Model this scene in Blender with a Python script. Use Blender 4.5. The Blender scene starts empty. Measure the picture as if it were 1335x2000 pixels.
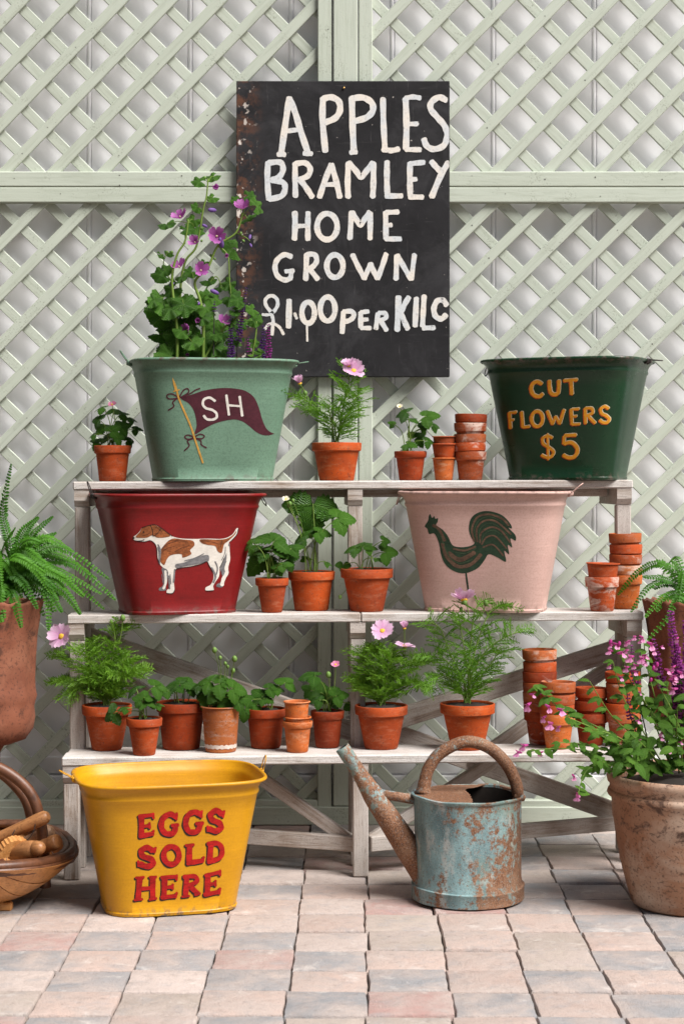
import bpy, bmesh, math, random
from mathutils import Vector, Matrix, Euler
from mathutils.geometry import delaunay_2d_cdt
PI = math.pi
R = math.radians
random.seed(7)
rnd = random.Random(11)
scene = bpy.context.scene
C = scene.collection

# ------------------------------------------------------------------ camera
F, CX, Y0, CAMH = 3550.0, 667.5, 930.0, 0.95      # focal length in photo pixels, principal column, horizon row, eye height
cam = bpy.data.cameras.new('camera')
cam.sensor_fit = 'VERTICAL'; cam.sensor_height = 36.0; cam.sensor_width = 24.0
cam.lens = 36.0 * F / 2000.0
cam.shift_y = -(1000.0 - Y0) / 2000.0
cam.clip_end = 500
camo = bpy.data.objects.new('camera', cam); C.objects.link(camo)
camo.location = (0, 0, CAMH); camo.rotation_euler = (R(90), 0, 0)
cam.dof.use_dof = True; cam.dof.focus_distance = 4.2; cam.dof.aperture_fstop = 7.0
scene.camera = camo

# ------------------------------------------------------------------ light
SUN_EL, SUN_AZ = R(51), R(50)            # azimuth: to the right of the camera's back
world = bpy.data.worlds.new('World'); scene.world = world; world.use_nodes = True
wn = world.node_tree
sky = wn.nodes.new('ShaderNodeTexSky'); sky.sky_type = 'NISHITA'; sky.sun_disc = False
sky.sun_elevation = SUN_EL; sky.sun_rotation = PI - SUN_AZ
sky.air_density = 1.0; sky.dust_density = 4.0; sky.ozone_density = 0.6
wn.links.new(sky.outputs[0], wn.nodes['Background'].inputs[0])
wn.nodes['Background'].inputs[1].default_value = 0.05
sun = bpy.data.lights.new('sun', 'SUN'); sun.energy = 5.0; sun.angle = R(33); sun.color = (1.0, 0.985, 0.965)
suno = bpy.data.objects.new('sun', sun); C.objects.link(suno)
sdir = Vector((math.sin(SUN_AZ) * math.cos(SUN_EL), -math.cos(SUN_AZ) * math.cos(SUN_EL), math.sin(SUN_EL)))
suno.rotation_euler = (-sdir).to_track_quat('-Z', 'Y').to_euler(); suno.location = sdir * 8
scene.view_settings.view_transform = 'Standard'; scene.view_settings.look = 'None'
scene.view_settings.exposure = 0.45; scene.view_settings.gamma = 1.0; scene.view_settings.use_curve_mapping = False
scene.cycles.max_bounces = 5
scene.cycles.use_denoising = True

# ------------------------------------------------------------------ helpers
def P(px, py, d):                       # photo pixel at depth d -> point
    return Vector(((px - CX) * d / F, d, CAMH - (py - Y0) * d / F))
def XX(px, d): return (px - CX) * d / F
def ZZ(py, d): return CAMH - (py - Y0) * d / F
def depth_on(py, z): return F * (CAMH - z) / (py - Y0)

def mk(name, verts, faces, mat, parent=None, smooth=False, angle=None, uvs=None):
    me = bpy.data.meshes.new(name)
    me.from_pydata([tuple(v) for v in verts], [], faces)
    if smooth or angle:
        me.polygons.foreach_set('use_smooth', [True] * len(me.polygons))
        if angle: me.set_sharp_from_angle(angle=R(angle))
    if uvs:
        ul = me.uv_layers.new(name='UVMap')
        lv = [0] * len(me.loops); me.loops.foreach_get('vertex_index', lv)
        flat = []
        for i in lv: flat += uvs[i]
        ul.data.foreach_set('uv', flat)
    if mat: me.materials.append(mat)
    me.update()
    return ob(name, me, parent)
def ob(name, me, parent=None):
    o = bpy.data.objects.new(name, me); C.objects.link(o)
    if parent: o.parent = parent
    return o
def tag(o, label, cat, group=None):
    o['label'] = label; o['category'] = cat
    if group: o['group'] = group
    return o
def thing(name, label, cat, loc=(0, 0, 0), rz=0.0, group=None):
    o = bpy.data.objects.new(name, None); C.objects.link(o)
    o.empty_display_size = 0.05
    o.location = loc; o.rotation_euler = (0, 0, rz)
    return tag(o, label, cat, group)
def rel(vs, L): return [Vector(v) - Vector(L) for v in vs]

_boxes = {}
def box_mesh(lx, ly, lz, bev=0.002, key=None, mat=None, jit=0.0):
    bm = bmesh.new()
    bmesh.ops.create_cube(bm, size=1.0)
    for v in bm.verts:
        v.co = Vector((v.co.x * lx, v.co.y * ly, v.co.z * lz))
        if jit: v.co += Vector((rnd.uniform(-jit, jit), rnd.uniform(-jit, jit), rnd.uniform(-jit, jit)))
    if bev: bmesh.ops.bevel(bm, geom=bm.edges[:], offset=bev, segments=1, affect='EDGES', profile=0.5)
    me = bpy.data.meshes.new('box'); bm.to_mesh(me); bm.free()
    if mat: me.materials.append(mat)
    return me
def board(name, a, b, w, t, mat, parent=None, up=(0, 0, 1), bev=0.002):
    """board whose length runs a->b, width w across 'up' direction, thickness t along the third"""
    a = Vector(a); b = Vector(b); x = (b - a); L = x.length; x.normalize()
    u = Vector(up); z = (u - x * u.dot(x)).normalized(); y = z.cross(x)
    o = ob(name, box_mesh(L, t, w, bev, mat=mat), parent)
    M = Matrix((x, y, z)).transposed().to_4x4(); M.translation = (a + b) / 2
    o.matrix_basis = M
    return o

def catmull(pts, n=6, closed=False):
    pts = [Vector(p) for p in pts]
    if len(pts) < 3 and not closed:
        return [pts[0].lerp(pts[-1], i / n) for i in range(n + 1)]
    out = []; m = len(pts)
    for i in range(m if closed else m - 1):
        if closed: p0, p1, p2, p3 = pts[(i - 1) % m], pts[i], pts[(i + 1) % m], pts[(i + 2) % m]
        else: p0, p1, p2, p3 = pts[max(i - 1, 0)], pts[i], pts[i + 1], pts[min(i + 2, m - 1)]
        for k in range(n):
            t = k / n
            out.append(0.5 * ((2 * p1) + (p2 - p0) * t + (2 * p0 - 5 * p1 + 4 * p2 - p3) * t * t + (3 * p1 - p0 - 3 * p2 + p3) * t ** 3))
    if not closed: out.append(pts[-1])
    return out

def tube(pts, rad, sides=8, caps=True, vs=None, fs=None):
    """append a tube along 3-D pts to vs/fs"""
    vs = [] if vs is None else vs; fs = [] if fs is None else fs
    pts = [Vector(p) for p in pts]; n = len(pts)
    if not hasattr(rad, '__len__'): rad = [rad] * n
    t0 = (pts[1] - pts[0]).normalized()
    ref = Vector((0, 1, 0)) if abs(t0.y) < 0.9 else Vector((1, 0, 0))
    u = t0.cross(ref).normalized(); base = len(vs)
    for i in range(n):
        t = (pts[min(i + 1, n - 1)] - pts[max(i - 1, 0)]).normalized()
        u = (u - t * u.dot(t)).normalized(); w = t.cross(u)
        for k in range(sides):
            a = 2 * PI * k / sides
            vs.append(pts[i] + (u * math.cos(a) + w * math.sin(a)) * rad[i])
    for i in range(n - 1):
        for k in range(sides):
            k2 = (k + 1) % sides
            fs.append((base + i * sides + k, base + i * sides + k2, base + (i + 1) * sides + k2, base + (i + 1) * sides + k))
    if caps:
        fs.append(tuple(base + k for k in reversed(range(sides))))
        fs.append(tuple(base + (n - 1) * sides + k for k in range(sides)))
    return vs, fs

def lathe(prof, seg=40, vs=None, fs=None, wob=0.0):
    """prof: list of (r, z); r == 0 closes"""
    vs = [] if vs is None else vs; fs = [] if fs is None else fs
    rings = []
    ph = rnd.uniform(0, 6)
    for r, z in prof:
        if r <= 1e-6: rings.append([len(vs)]); vs.append(Vector((0, 0, z)))
        else:
            s = len(vs)
            for k in range(seg):
                a = 2 * PI * k / seg; rr = r * (1 + wob * math.sin(2 * a + ph))
                vs.append(Vector((rr * math.cos(a), rr * math.sin(a), z)))
            rings.append(list(range(s, s + seg)))
    for A, B in zip(rings, rings[1:]):
        for k in range(seg):
            k2 = (k + 1) % seg
            if len(A) == 1 and len(B) == 1: continue
            if len(A) == 1: fs.append((A[0], B[k2], B[k]))
            elif len(B) == 1: fs.append((A[k], A[k2], B[0]))
            else: fs.append((A[k], A[k2], B[k2], B[k]))
    return vs, fs

# ------------------------------------------------------------------ materials
class NT:
    def __init__(s, name):
        s.m = bpy.data.materials.new(name); s.m.use_nodes = True; s.t = s.m.node_tree
        s.b = s.t.nodes['Principled BSDF']; s.b.inputs['Roughness'].default_value = 0.7
        s.tc = None
    def n(s, typ, **kw):
        nd = s.t.nodes.new(typ)
        for k, v in kw.items(): setattr(nd, k, v)
        return nd
    def set(s, sock, v):
        if hasattr(v, 'is_output'): s.t.links.new(v, sock)
        elif isinstance(v, tuple) and len(v) == 3 and sock.type == 'RGBA': sock.default_value = (*v, 1)
        else: sock.default_value = v
    def coord(s, scale=(1, 1, 1), which='Object', rand=True):
        if s.tc is None: s.tc = s.n('ShaderNodeTexCoord')
        mp = s.n('ShaderNodeMapping'); s.set(mp.inputs['Vector'], s.tc.outputs[which]); mp.inputs['Scale'].default_value = scale
        if rand:
            oi = s.n('ShaderNodeObjectInfo'); mu = s.n('ShaderNodeMath', operation='MULTIPLY'); s.set(mu.inputs[0], oi.outputs['Random']); mu.inputs[1].default_value = 37.0
            s.set(mp.inputs['Location'], mu.outputs[0])
        return mp.outputs[0]
    def noise(s, vec, scale, detail=4, rough=0.55, dist=0.0):
        nd = s.n('ShaderNodeTexNoise'); s.set(nd.inputs['Vector'], vec)
        nd.inputs['Scale'].default_value = scale; nd.inputs['Detail'].default_value = detail
        nd.inputs['Roughness'].default_value = rough; nd.inputs['Distortion'].default_value = dist
        return nd.outputs['Fac']
    def ramp(s, fac, stops, interp='LINEAR'):
        nd = s.n('ShaderNodeValToRGB'); s.set(nd.inputs[0], fac); e = nd.color_ramp; e.interpolation = interp
        while len(e.elements) > len(stops): e.elements.remove(e.elements[-1])
        while len(e.elements) < len(stops): e.elements.new(0.5)
        for el, (p, c) in zip(e.elements, stops):
            el.position = p; el.color = (c, c, c, 1) if not isinstance(c, tuple) else (*c, 1)
        return nd.outputs[0]
    def mix(s, fac, a, b, blend='MIX'):
        nd = s.n('ShaderNodeMix', data_type='RGBA', blend_type=blend)
        s.set(nd.inputs[0], fac); s.set(nd.inputs[6], a); s.set(nd.inputs[7], b); return nd.outputs[2]
    def math(s, op, a, b=0.0):
        nd = s.n('ShaderNodeMath', operation=op); s.set(nd.inputs[0], a); s.set(nd.inputs[1], b); return nd.outputs[0]
    def bump(s, h, strength=0.3, dist=0.002):
        nd = s.n('ShaderNodeBump'); s.set(nd.inputs['Height'], h); nd.inputs['Strength'].default_value = strength; nd.inputs['Distance'].default_value = dist
        s.t.links.new(nd.outputs[0], s.b.inputs['Normal'])
    def base(s, c): s.set(s.b.inputs['Base Color'], c)
    def rough(s, v): s.set(s.b.inputs['Roughness'], v)

def plain(name, col, rough=0.7, var=0.12, scale=60, spec=0.5, metal=0.0):
    n = NT(name); v = n.noise(n.coord(), scale, 4)
    n.base(n.mix(v, tuple(c * (1 - var) for c in col), tuple(min(1, c * (1 + var)) for c in col)))
    n.rough(rough); n.b.inputs['Specular IOR Level'].default_value = spec; n.b.inputs['Metallic'].default_value = metal
    n.bump(v, 0.15, 0.001)
    return n.m

def m_sage():
    n = NT('sage_paint'); c = n.coord((1, 1, 1)); g = n.coord((4, 60, 60))
    big = n.noise(c, 6, 3); grain = n.noise(g, 2.2, 5, 0.6); speck = n.noise(c, 260, 2)
    patch = n.ramp(n.noise(c, 14, 3), [(0.5, 0.0), (0.62, 1.0)])
    col = n.mix(big, (0.455, 0.495, 0.415), (0.505, 0.545, 0.46))
    col = n.mix(n.math('MULTIPLY', n.ramp(grain, [(0.36, 1.0), (0.5, 0.0)]), 0.35), col, (0.31, 0.34, 0.26))
    col = n.mix(n.math('MULTIPLY', n.math('MULTIPLY', n.ramp(speck, [(0.36, 1.0), (0.42, 0.0)]), patch), 0.6), col, (0.15, 0.16, 0.11))
    oi = n.n('ShaderNodeObjectInfo')
    col = n.mix(n.math('MULTIPLY', oi.outputs['Random'], 0.16), col, (0.37, 0.41, 0.31))
    n.base(col); n.rough(0.55); n.bump(n.math('ADD', grain, n.math('MULTIPLY', speck, 0.4)), 0.35, 0.0015); return n.m
def m_wall():
    n = NT('white_wall_paint'); c = n.coord((1, 1, 1)); v = n.noise(c, 5, 4)
    n.base(n.mix(v, (0.87, 0.86, 0.88), (0.91, 0.90, 0.92))); n.rough(0.5); n.bump(n.noise(c, 90, 3), 0.1, 0.001); return n.m
def m_white_wood(name='whitewashed_wood', k=(1.0, 1.0, 1.0), wear=0.0):
    n = NT(name); c = n.coord(); g = n.coord((2.2, 34, 34))
    grain = n.noise(g, 3.0, 6, 0.62, 0.3); blot = n.noise(c, 9, 5, 0.6); fine = n.noise(g, 14, 3)
    worn = n.math('SUBTRACT', n.math('ADD', n.math('MULTIPLY', grain, 0.6), n.math('MULTIPLY', blot, 0.52)), wear)
    col = n.ramp(worn, [(0.34, (0.23, 0.165, 0.12)), (0.44, (0.46, 0.40, 0.35)), (0.53, (0.60, 0.565, 0.53)), (0.7, (0.70, 0.68, 0.655))])
    col = n.mix(n.math('MULTIPLY', n.ramp(fine, [(0.33, 1.0), (0.42, 0.0)]), 0.55), col, (0.20, 0.16, 0.13))
    col = n.mix(n.math('MULTIPLY', n.ramp(n.noise(c, 420, 2), [(0.35, 1.0), (0.43, 0.0)]), 0.5), col, (0.25, 0.2, 0.16))
    col = n.mix(1.0, col, k, 'MULTIPLY')
    n.base(col); n.rough(0.75); n.bump(n.math('ADD', grain, n.math('MULTIPLY', fine, 0.7)), 0.55, 0.002); return n.m
def m_terracotta():
    n = NT('terracotta'); c = n.coord(); oi = n.n('ShaderNodeObjectInfo')
    a = n.noise(c, 22, 5, 0.6); b = n.noise(c, 55, 5, 0.65); s = n.noise(c, 260, 2); e = n.noise(n.coord((1, 1, 1.8)), 17, 6, 0.62, 0.6)
    col = n.mix(a, (0.33, 0.042, 0.006), (0.45, 0.075, 0.013))
    col = n.mix(n.math('MULTIPLY', n.ramp(b, [(0.30, 1.0), (0.43, 0.0)]), 0.6), col, (0.13, 0.045, 0.022))
    col = n.mix(n.math('MULTIPLY', n.ramp(n.noise(c, 9, 5, 0.6, 0.5), [(0.42, 0.0), (0.68, 1.0)]), 0.7), col, (0.20, 0.032, 0.010))
    col = n.mix(n.math('MULTIPLY', n.ramp(n.noise(n.coord((1, 1, 3)), 34, 6, 0.7), [(0.5, 0.0), (0.72, 1.0)]), 0.5), col, (0.42, 0.17, 0.085))
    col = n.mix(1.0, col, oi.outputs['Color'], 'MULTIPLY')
    th = n.math('SUBTRACT', 0.74, n.math('MULTIPLY', oi.outputs['Alpha'], 0.32))
    eff = n.math('MULTIPLY', n.math('SUBTRACT', e, th), 7.0); eff.node.use_clamp = True
    col = n.mix(n.math('MULTIPLY', eff, 0.75), col, (0.58, 0.47, 0.40))
    col = n.mix(n.math('MULTIPLY', n.ramp(s, [(0.33, 1.0), (0.38, 0.0)]), 0.6), col, (0.07, 0.03, 0.018))
    n.base(col); n.b.inputs['Specular IOR Level'].default_value = 0.18; n.rough(0.72); n.bump(n.math('ADD', n.math('MULTIPLY', s, 0.5), b), 0.3, 0.0012); return n.m
def m_aged_terracotta(name, c0, c1, stain, pale):
    n = NT(name); c = n.coord(); st = n.coord((1, 1, 1.6))
    a = n.noise(c, 7, 5, 0.6); b = n.noise(st, 13, 7, 0.7, 0.5); s = n.noise(c, 170, 3); w = n.noise(c, 5, 6, 0.65, 0.4)
    col = n.mix(n.ramp(a, [(0.35, 0.0), (0.65, 1.0)]), c0, c1)
    col = n.mix(n.ramp(w, [(0.48, 0.0), (0.62, 0.8)]), col, pale)
    col = n.mix(n.ramp(b, [(0.56, 0.0), (0.63, 0.85)]), col, stain)
    col = n.mix(n.math('MULTIPLY', n.ramp(s, [(0.36, 1.0), (0.44, 0.0)]), 0.5), col, tuple(x * 0.5 for x in stain))
    n.base(col); n.rough(0.8); n.bump(n.math('ADD', n.math('MULTIPLY', s, 0.5), b), 0.4, 0.002); return n.m
def m_bucket(name, col, dark, rough=0.38, speck=0.3, big=0.5, spec=0.3, wear=(0.10, 0.075, 0.06)):
    n = NT(name); c = n.coord()
    sp = n.n('ShaderNodeSeparateXYZ'); n.set(sp.inputs[0], n.tc.outputs['Object'])
    a = n.noise(c, 6, 6, 0.68, 0.4); s = n.noise(c, 240, 3, 0.6); st = n.noise(n.coord((5, 5, 80)), 3, 5, 0.65, 0.5); sm = n.noise(c, 17, 6, 0.7)
    k = n.mix(n.math('MULTIPLY', n.ramp(a, [(0.40, 0.0), (0.68, 1.0)]), big), col, dark)
    k = n.mix(n.math('MULTIPLY', n.ramp(st, [(0.5, 0.0), (0.72, 1.0)]), 0.28), k, dark)
    k = n.mix(n.math('MULTIPLY', n.ramp(st, [(0.28, 1.0), (0.42, 0.0)]), 0.22), k, tuple(min(1, x * 1.5 + .01) for x in col))
    k = n.mix(n.math('MULTIPLY', n.ramp(s, [(0.40, 1.0), (0.52, 0.0)]), speck), k, dark)
    k = n.mix(n.math('MULTIPLY', n.ramp(sm, [(0.60, 0.0), (0.74, 1.0)]), 0.45), k, dark)
    edge = n.math('ADD', n.ramp(sp.outputs['Z'], [(0.286, 0.0), (0.300, 0.5)]), n.ramp(sp.outputs['Z'], [(0.002, 0.5), (0.022, 0.0)]))
    chip = n.math('MULTIPLY', edge, n.ramp(n.noise(c, 60, 5, 0.7), [(0.50, 0.0), (0.60, 1.8)]))
    k = n.mix(chip, k, wear)
    n.base(k); n.b.inputs['Specular IOR Level'].default_value = spec; n.set(n.b.inputs['Roughness'], n.math('ADD', n.math('MULTIPLY', a, 0.3), rough - 0.12)); n.bump(n.math('ADD', n.math('MULTIPLY', s, 0.5), n.math('ADD', st, n.math('MULTIPLY', sm, 2.0))), 0.12, 0.0012); return n.m
def m_sign():
    n = NT('black_sign_paint'); c = n.coord((1, 1, 1)); tc = n.tc
    sp = n.n('ShaderNodeSeparateXYZ'); n.set(sp.inputs[0], tc.outputs['Object'])
    x = sp.outputs['X']
    a = n.noise(c, 9, 6, 0.65); sc = n.noise(n.coord((2, 2, 30)), 5, 5, 0.7); fine = n.noise(c, 160, 3)
    col = n.mix(n.ramp(a, [(0.3, 0.0), (0.75, 1.0)]), (0.007, 0.0065, 0.0075), (0.021, 0.020, 0.022))
    col = n.mix(n.math('MULTIPLY', n.ramp(sc, [(0.62, 0.0), (0.72, 1.0)]), 0.18), col, (0.16, 0.15, 0.15))
    scf = n.noise(c, 4.5, 7, 0.72, 0.8)
    col = n.mix(n.math('MULTIPLY', n.ramp(scf, [(0.5, 0.0), (0.72, 1.0)]), 0.35), col, (0.085, 0.083, 0.088))
    ver = n.noise(n.coord((26, 26, 1.6)), 6, 5, 0.7)
    col = n.mix(n.math('MULTIPLY', n.ramp(ver, [(0.64, 0.0), (0.72, 1.0)]), 0.22), col, (0.2, 0.19, 0.19))
    left = n.ramp(n.math('MULTIPLY', n.math('ADD', x, 0.29), 8.0), [(0.15, 1.0), (0.62, 0.0)])
    rust = n.math('MULTIPLY', left, n.ramp(n.noise(c, 24, 6, 0.7), [(0.47, 0.0), (0.6, 1.0)]))
    col = n.mix(n.math('MULTIPLY', rust, 0.75), col, (0.13, 0.052, 0.026))
    edge = n.ramp(n.math('MULTIPLY', n.math('ADD', x, 0.29), 8.0), [(0.1, 1.0), (0.5, 0.0)])
    chip = n.math('MULTIPLY', edge, n.ramp(n.noise(c, 42, 5, 0.65), [(0.6, 0.0), (0.62, 1.0)]))
    col = n.mix(chip, col, (0.62, 0.55, 0.49))
    chip2 = n.ramp(n.noise(c, 75, 4, 0.6), [(0.715, 0.0), (0.73, 1.0)])
    col = n.mix(n.math('MULTIPLY', chip2, 0.8), col, (0.5, 0.45, 0.41))
    n.base(col); n.b.inputs['Specular IOR Level'].default_value = 0.25; n.rough(0.7); n.bump(n.math('ADD', n.math('MULTIPLY', chip, -1.0), n.math('MULTIPLY', fine, 0.3)), 0.4, 0.0015); return n.m
def m_paver():
    n = NT('paver_stone'); c = n.coord(); oi = n.n('ShaderNodeObjectInfo')
    a = n.noise(c, 9, 6, 0.65, 0.4); b = n.noise(c, 45, 5, 0.6); s = n.noise(c, 330, 2); d = n.noise(c, 16, 5, 0.7)
    col = n.mix(n.ramp(a, [(0.36, 0.0), (0.66, 1.0)]), oi.outputs['Color'], (0.40, 0.33, 0.295))
    col = n.mix(n.math('MULTIPLY', n.ramp(d, [(0.52, 0.0), (0.68, 1.0)]), 0.45), col, (0.27, 0.265, 0.27))
    col = n.mix(n.math('MULTIPLY', n.ramp(b, [(0.32, 1.0), (0.46, 0.0)]), 0.3), col, (0.24, 0.19, 0.165))
    col = n.mix(n.math('MULTIPLY', n.ramp(s, [(0.36, 1.0), (0.43, 0.0)]), 0.3), col, (0.2, 0.17, 0.15))
    col = n.mix(n.math('MULTIPLY', n.ramp(n.noise(c, 13, 6, 0.7, 0.6), [(0.58, 0.0), (0.70, 1.0)]), 0.55), col, (0.58, 0.53, 0.49))
    col = n.mix(n.math('MULTIPLY', n.ramp(n.noise(c, 24, 7, 0.75), [(0.60, 0.0), (0.68, 1.0)]), 0.45), col, (0.17, 0.135, 0.115))
    n.base(col); n.rough(0.82); n.bump(n.math('ADD', n.math('MULTIPLY', s, 0.6), n.math('ADD', n.math('MULTIPLY', b, 1.3), a)), 0.65, 0.004); return n.m
def m_rusty_blue():
    n = NT('rusty_blue_paint'); c = n.coord(); st = n.coord((1, 1, 0.5)); oi = n.n('ShaderNodeObjectInfo')
    sp = n.n('ShaderNodeSeparateXYZ'); n.set(sp.inputs[0], n.tc.outputs['Object'])
    r = n.noise(st, 11, 7, 0.7, 0.6); r2 = n.noise(c, 75, 6, 0.75); s = n.noise(c, 260, 4, 0.7); cl = n.noise(st, 17, 5, 0.65); gr = n.noise(c, 420, 2)
    blue = n.mix(n.ramp(cl, [(0.36, 0.0), (0.62, 1.0)]), (0.095, 0.155, 0.165), (0.205, 0.325, 0.335))
    blue = n.mix(n.ramp(n.noise(st, 26, 5, 0.65), [(0.52, 0.0), (0.66, 0.75)]), blue, (0.44, 0.43, 0.40))
    blue = n.mix(n.ramp(n.noise(c, 7, 4), [(0.5, 0.0), (0.7, 0.5)]), blue, (0.20, 0.27, 0.19))
    rust = n.mix(n.ramp(s, [(0.35, 0.0), (0.65, 1.0)]), (0.075, 0.032, 0.018), (0.275, 0.125, 0.06))
    rust = n.mix(n.ramp(n.noise(c, 14, 4), [(0.5, 0.0), (0.7, 0.7)]), rust, (0.26, 0.15, 0.09))
    f = n.math('ADD', n.math('MULTIPLY', r, 0.60), n.math('MULTIPLY', r2, 0.58))
    f = n.math('SUBTRACT', f, 0.045)
    f = n.math('ADD', f, n.math('SUBTRACT', oi.outputs['Alpha'], 0.5))
    side = n.math('SUBTRACT', n.math('MULTIPLY', sp.outputs['X'], 0.55), n.math('MULTIPLY', n.math('SUBTRACT', sp.outputs['Z'], 0.14), 0.35))
    f = n.math('ADD', f, side)
    col = n.mix(n.ramp(f, [(0.535, 0.0), (0.60, 1.0)]), blue, rust)
    col = n.mix(n.math('MULTIPLY', n.ramp(s, [(0.36, 1.0), (0.44, 0.0)]), 0.6), col, (0.09, 0.045, 0.028))
    col = n.mix(n.math('MULTIPLY', n.ramp(gr, [(0.56, 0.0), (0.66, 1.0)]), 0.3), col, (0.50, 0.46, 0.40))
    n.base(col); n.b.inputs['Specular IOR Level'].default_value = 0.3; n.rough(0.75); n.bump(n.math('ADD', n.math('MULTIPLY', s, 0.8), f), 0.6, 0.0016); return n.m
def m_leaf(name, c0, c1, vein=(0.16, 0.24, 0.06), rough=0.45, trans=0.3, veins=True):
    n = NT(name); oi = n.n('ShaderNodeObjectInfo'); c = n.coord()
    v = n.noise(c, 30, 3)
    col = n.mix(n.math('MULTIPLY', n.math('ADD', v, oi.outputs['Random']), 0.5), c0, c1)
    if veins:
        uv = n.n('ShaderNodeUVMap'); sp = n.n('ShaderNodeSeparateXYZ'); n.set(sp.inputs[0], uv.outputs[0])
        au = n.math('ABSOLUTE', sp.outputs['X'])
        ph = n.math('MULTIPLY', n.math('SUBTRACT', sp.outputs['Y'], n.math('MULTIPLY', au, 0.75)), 44.0)
        w = n.math('SINE', ph); mid = n.ramp(au, [(0.0, 1.0), (0.06, 0.0)])
        side = n.ramp(w, [(0.86, 0.0), (1.0, 1.0)])
        vv = n.math('MAXIMUM', mid, n.math('MULTIPLY', side, 0.6))
        col = n.mix(n.math('MULTIPLY', vv, 0.8), col, vein)
        n.bump(n.math('MULTIPLY', w, -1.0), 0.6, 0.003)
    n.base(col); n.rough(rough); n.b.inputs['Specular IOR Level'].default_value = 0.22
    tr = n.n('ShaderNodeBsdfTranslucent'); n.set(tr.inputs[0], n.mix(1.0, col, (1.2, 1.5, 0.6), 'MULTIPLY'))
    mx = n.n('ShaderNodeMixShader'); mx.inputs[0].default_value = trans
    n.t.links.new(n.b.outputs[0], mx.inputs[1]); n.t.links.new(tr.outputs[0], mx.inputs[2])
    n.t.links.new(mx.outputs[0], n.t.nodes['Material Output'].inputs[0])
    return n.m
def m_petal(name, c0, c1, streak=None):
    n = NT(name); uv = n.n('ShaderNodeUVMap'); sp = n.n('ShaderNodeSeparateXYZ'); n.set(sp.inputs[0], uv.outputs[0])
    col = n.mix(sp.outputs['Y'], c0, c1)
    if streak:
        w = n.math('SINE', n.math('MULTIPLY', sp.outputs['X'], 16.0))
        f = n.math('MULTIPLY', n.ramp(w, [(0.55, 0.0), (0.8, 1.0)]), n.ramp(sp.outputs['Y'], [(0.2, 1.0), (0.95, 0.0)]))
        col = n.mix(f, col, streak)
    n.base(col); n.rough(0.6)
    tr = n.n('ShaderNodeBsdfTranslucent'); n.set(tr.inputs[0], col)
    mx = n.n('ShaderNodeMixShader'); mx.inputs[0].default_value = 0.35
    n.t.links.new(n.b.outputs[0], mx.inputs[1]); n.t.links.new(tr.outputs[0], mx.inputs[2])
    n.t.links.new(mx.outputs[0], n.t.nodes['Material Output'].inputs[0])
    return n.m
def m_wood(name, c0, c1, scale=(3, 40, 40), rough=0.5):
    n = NT(name); g = n.noise(n.coord(scale), 3, 5, 0.6, 0.4); f = n.noise(n.coord(), 150, 3)
    oi = n.n('ShaderNodeObjectInfo')
    col = n.mix(n.ramp(g, [(0.3, 0.0), (0.7, 1.0)]), c0, c1)
    col = n.mix(n.math('MULTIPLY', oi.outputs['Random'], 0.4), col, c0)
    col = n.mix(n.math('MULTIPLY', n.ramp(f, [(0.35, 1.0), (0.45, 0.0)]), 0.4), col, tuple(x * 0.35 for x in c0))
    n.base(col); n.rough(rough); n.bump(n.math('ADD', g, f), 0.35, 0.001); return n.m

M = {}
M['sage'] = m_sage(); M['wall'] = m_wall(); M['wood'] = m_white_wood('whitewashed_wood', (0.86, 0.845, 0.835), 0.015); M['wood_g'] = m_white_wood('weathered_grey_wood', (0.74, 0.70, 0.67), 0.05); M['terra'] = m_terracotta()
M['sign'] = m_sign(); M['paver'] = m_paver(); M['blue'] = m_rusty_blue()
M['sand'] = plain('joint_sand', (0.10, 0.085, 0.07), 0.9, 0.3, 120)
M['soil'] = plain('potting_soil', (0.022, 0.015, 0.011), 0.95, 0.5, 220)
M['wire'] = plain('dark_wire', (0.03, 0.022, 0.02), 0.5, 0.3, 80)
M['dark'] = plain('dark_void', (0.012, 0.011, 0.011), 0.9, 0.2)
M['nail'] = plain('brass_nail', (0.45, 0.28, 0.10), 0.35, 0.2, 80, 0.5, 0.8)
M['leaf_s'] = m_leaf('strawberry_leaf', (0.015, 0.055, 0.007), (0.075, 0.19, 0.02), (0.12, 0.23, 0.05), 0.38, 0.25)
M['leaf_m'] = m_leaf('mallow_leaf', (0.025, 0.085, 0.010), (0.085, 0.21, 0.022), (0.13, 0.22, 0.06), 0.5, 0.28)
M['leaf_v'] = m_leaf('salvia_leaf', (0.045, 0.13, 0.014), (0.15, 0.30, 0.04), (0.16, 0.28, 0.08), 0.5, 0.3)
M['cosmos'] = m_leaf('cosmos_foliage', (0.065, 0.18, 0.014), (0.21, 0.36, 0.035), rough=0.5, trans=0.3, veins=False)
M['fern'] = m_leaf('fern_frond', (0.022, 0.095, 0.008), (0.095, 0.26, 0.018), rough=0.5, trans=0.3, veins=False)
M['stem'] = m_leaf('green_stem', (0.11, 0.18, 0.03), (0.20, 0.30, 0.06), rough=0.5, trans=0.1, veins=False)
M['stem_d'] = m_leaf('dark_stem', (0.035, 0.03, 0.028), (0.06, 0.05, 0.05), rough=0.5, trans=0.05, veins=False)
M['pink'] = m_petal('cosmos_petal', (0.60, 0.26, 0.48), (0.80, 0.55, 0.72), (0.58, 0.28, 0.48))
M['mauve'] = m_petal('mallow_petal', (0.18, 0.010, 0.15), (0.50, 0.15, 0.46), (0.15, 0.006, 0.12))
M['violet'] = m_petal('violet_bud', (0.20, 0.10, 0.35), (0.42, 0.27, 0.62))
M['hot'] = m_petal('strawberry_petal', (0.70, 0.15, 0.32), (0.82, 0.32, 0.50))
M['cream'] = m_petal('cream_petal', (0.72, 0.66, 0.40), (0.85, 0.80, 0.66))
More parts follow.
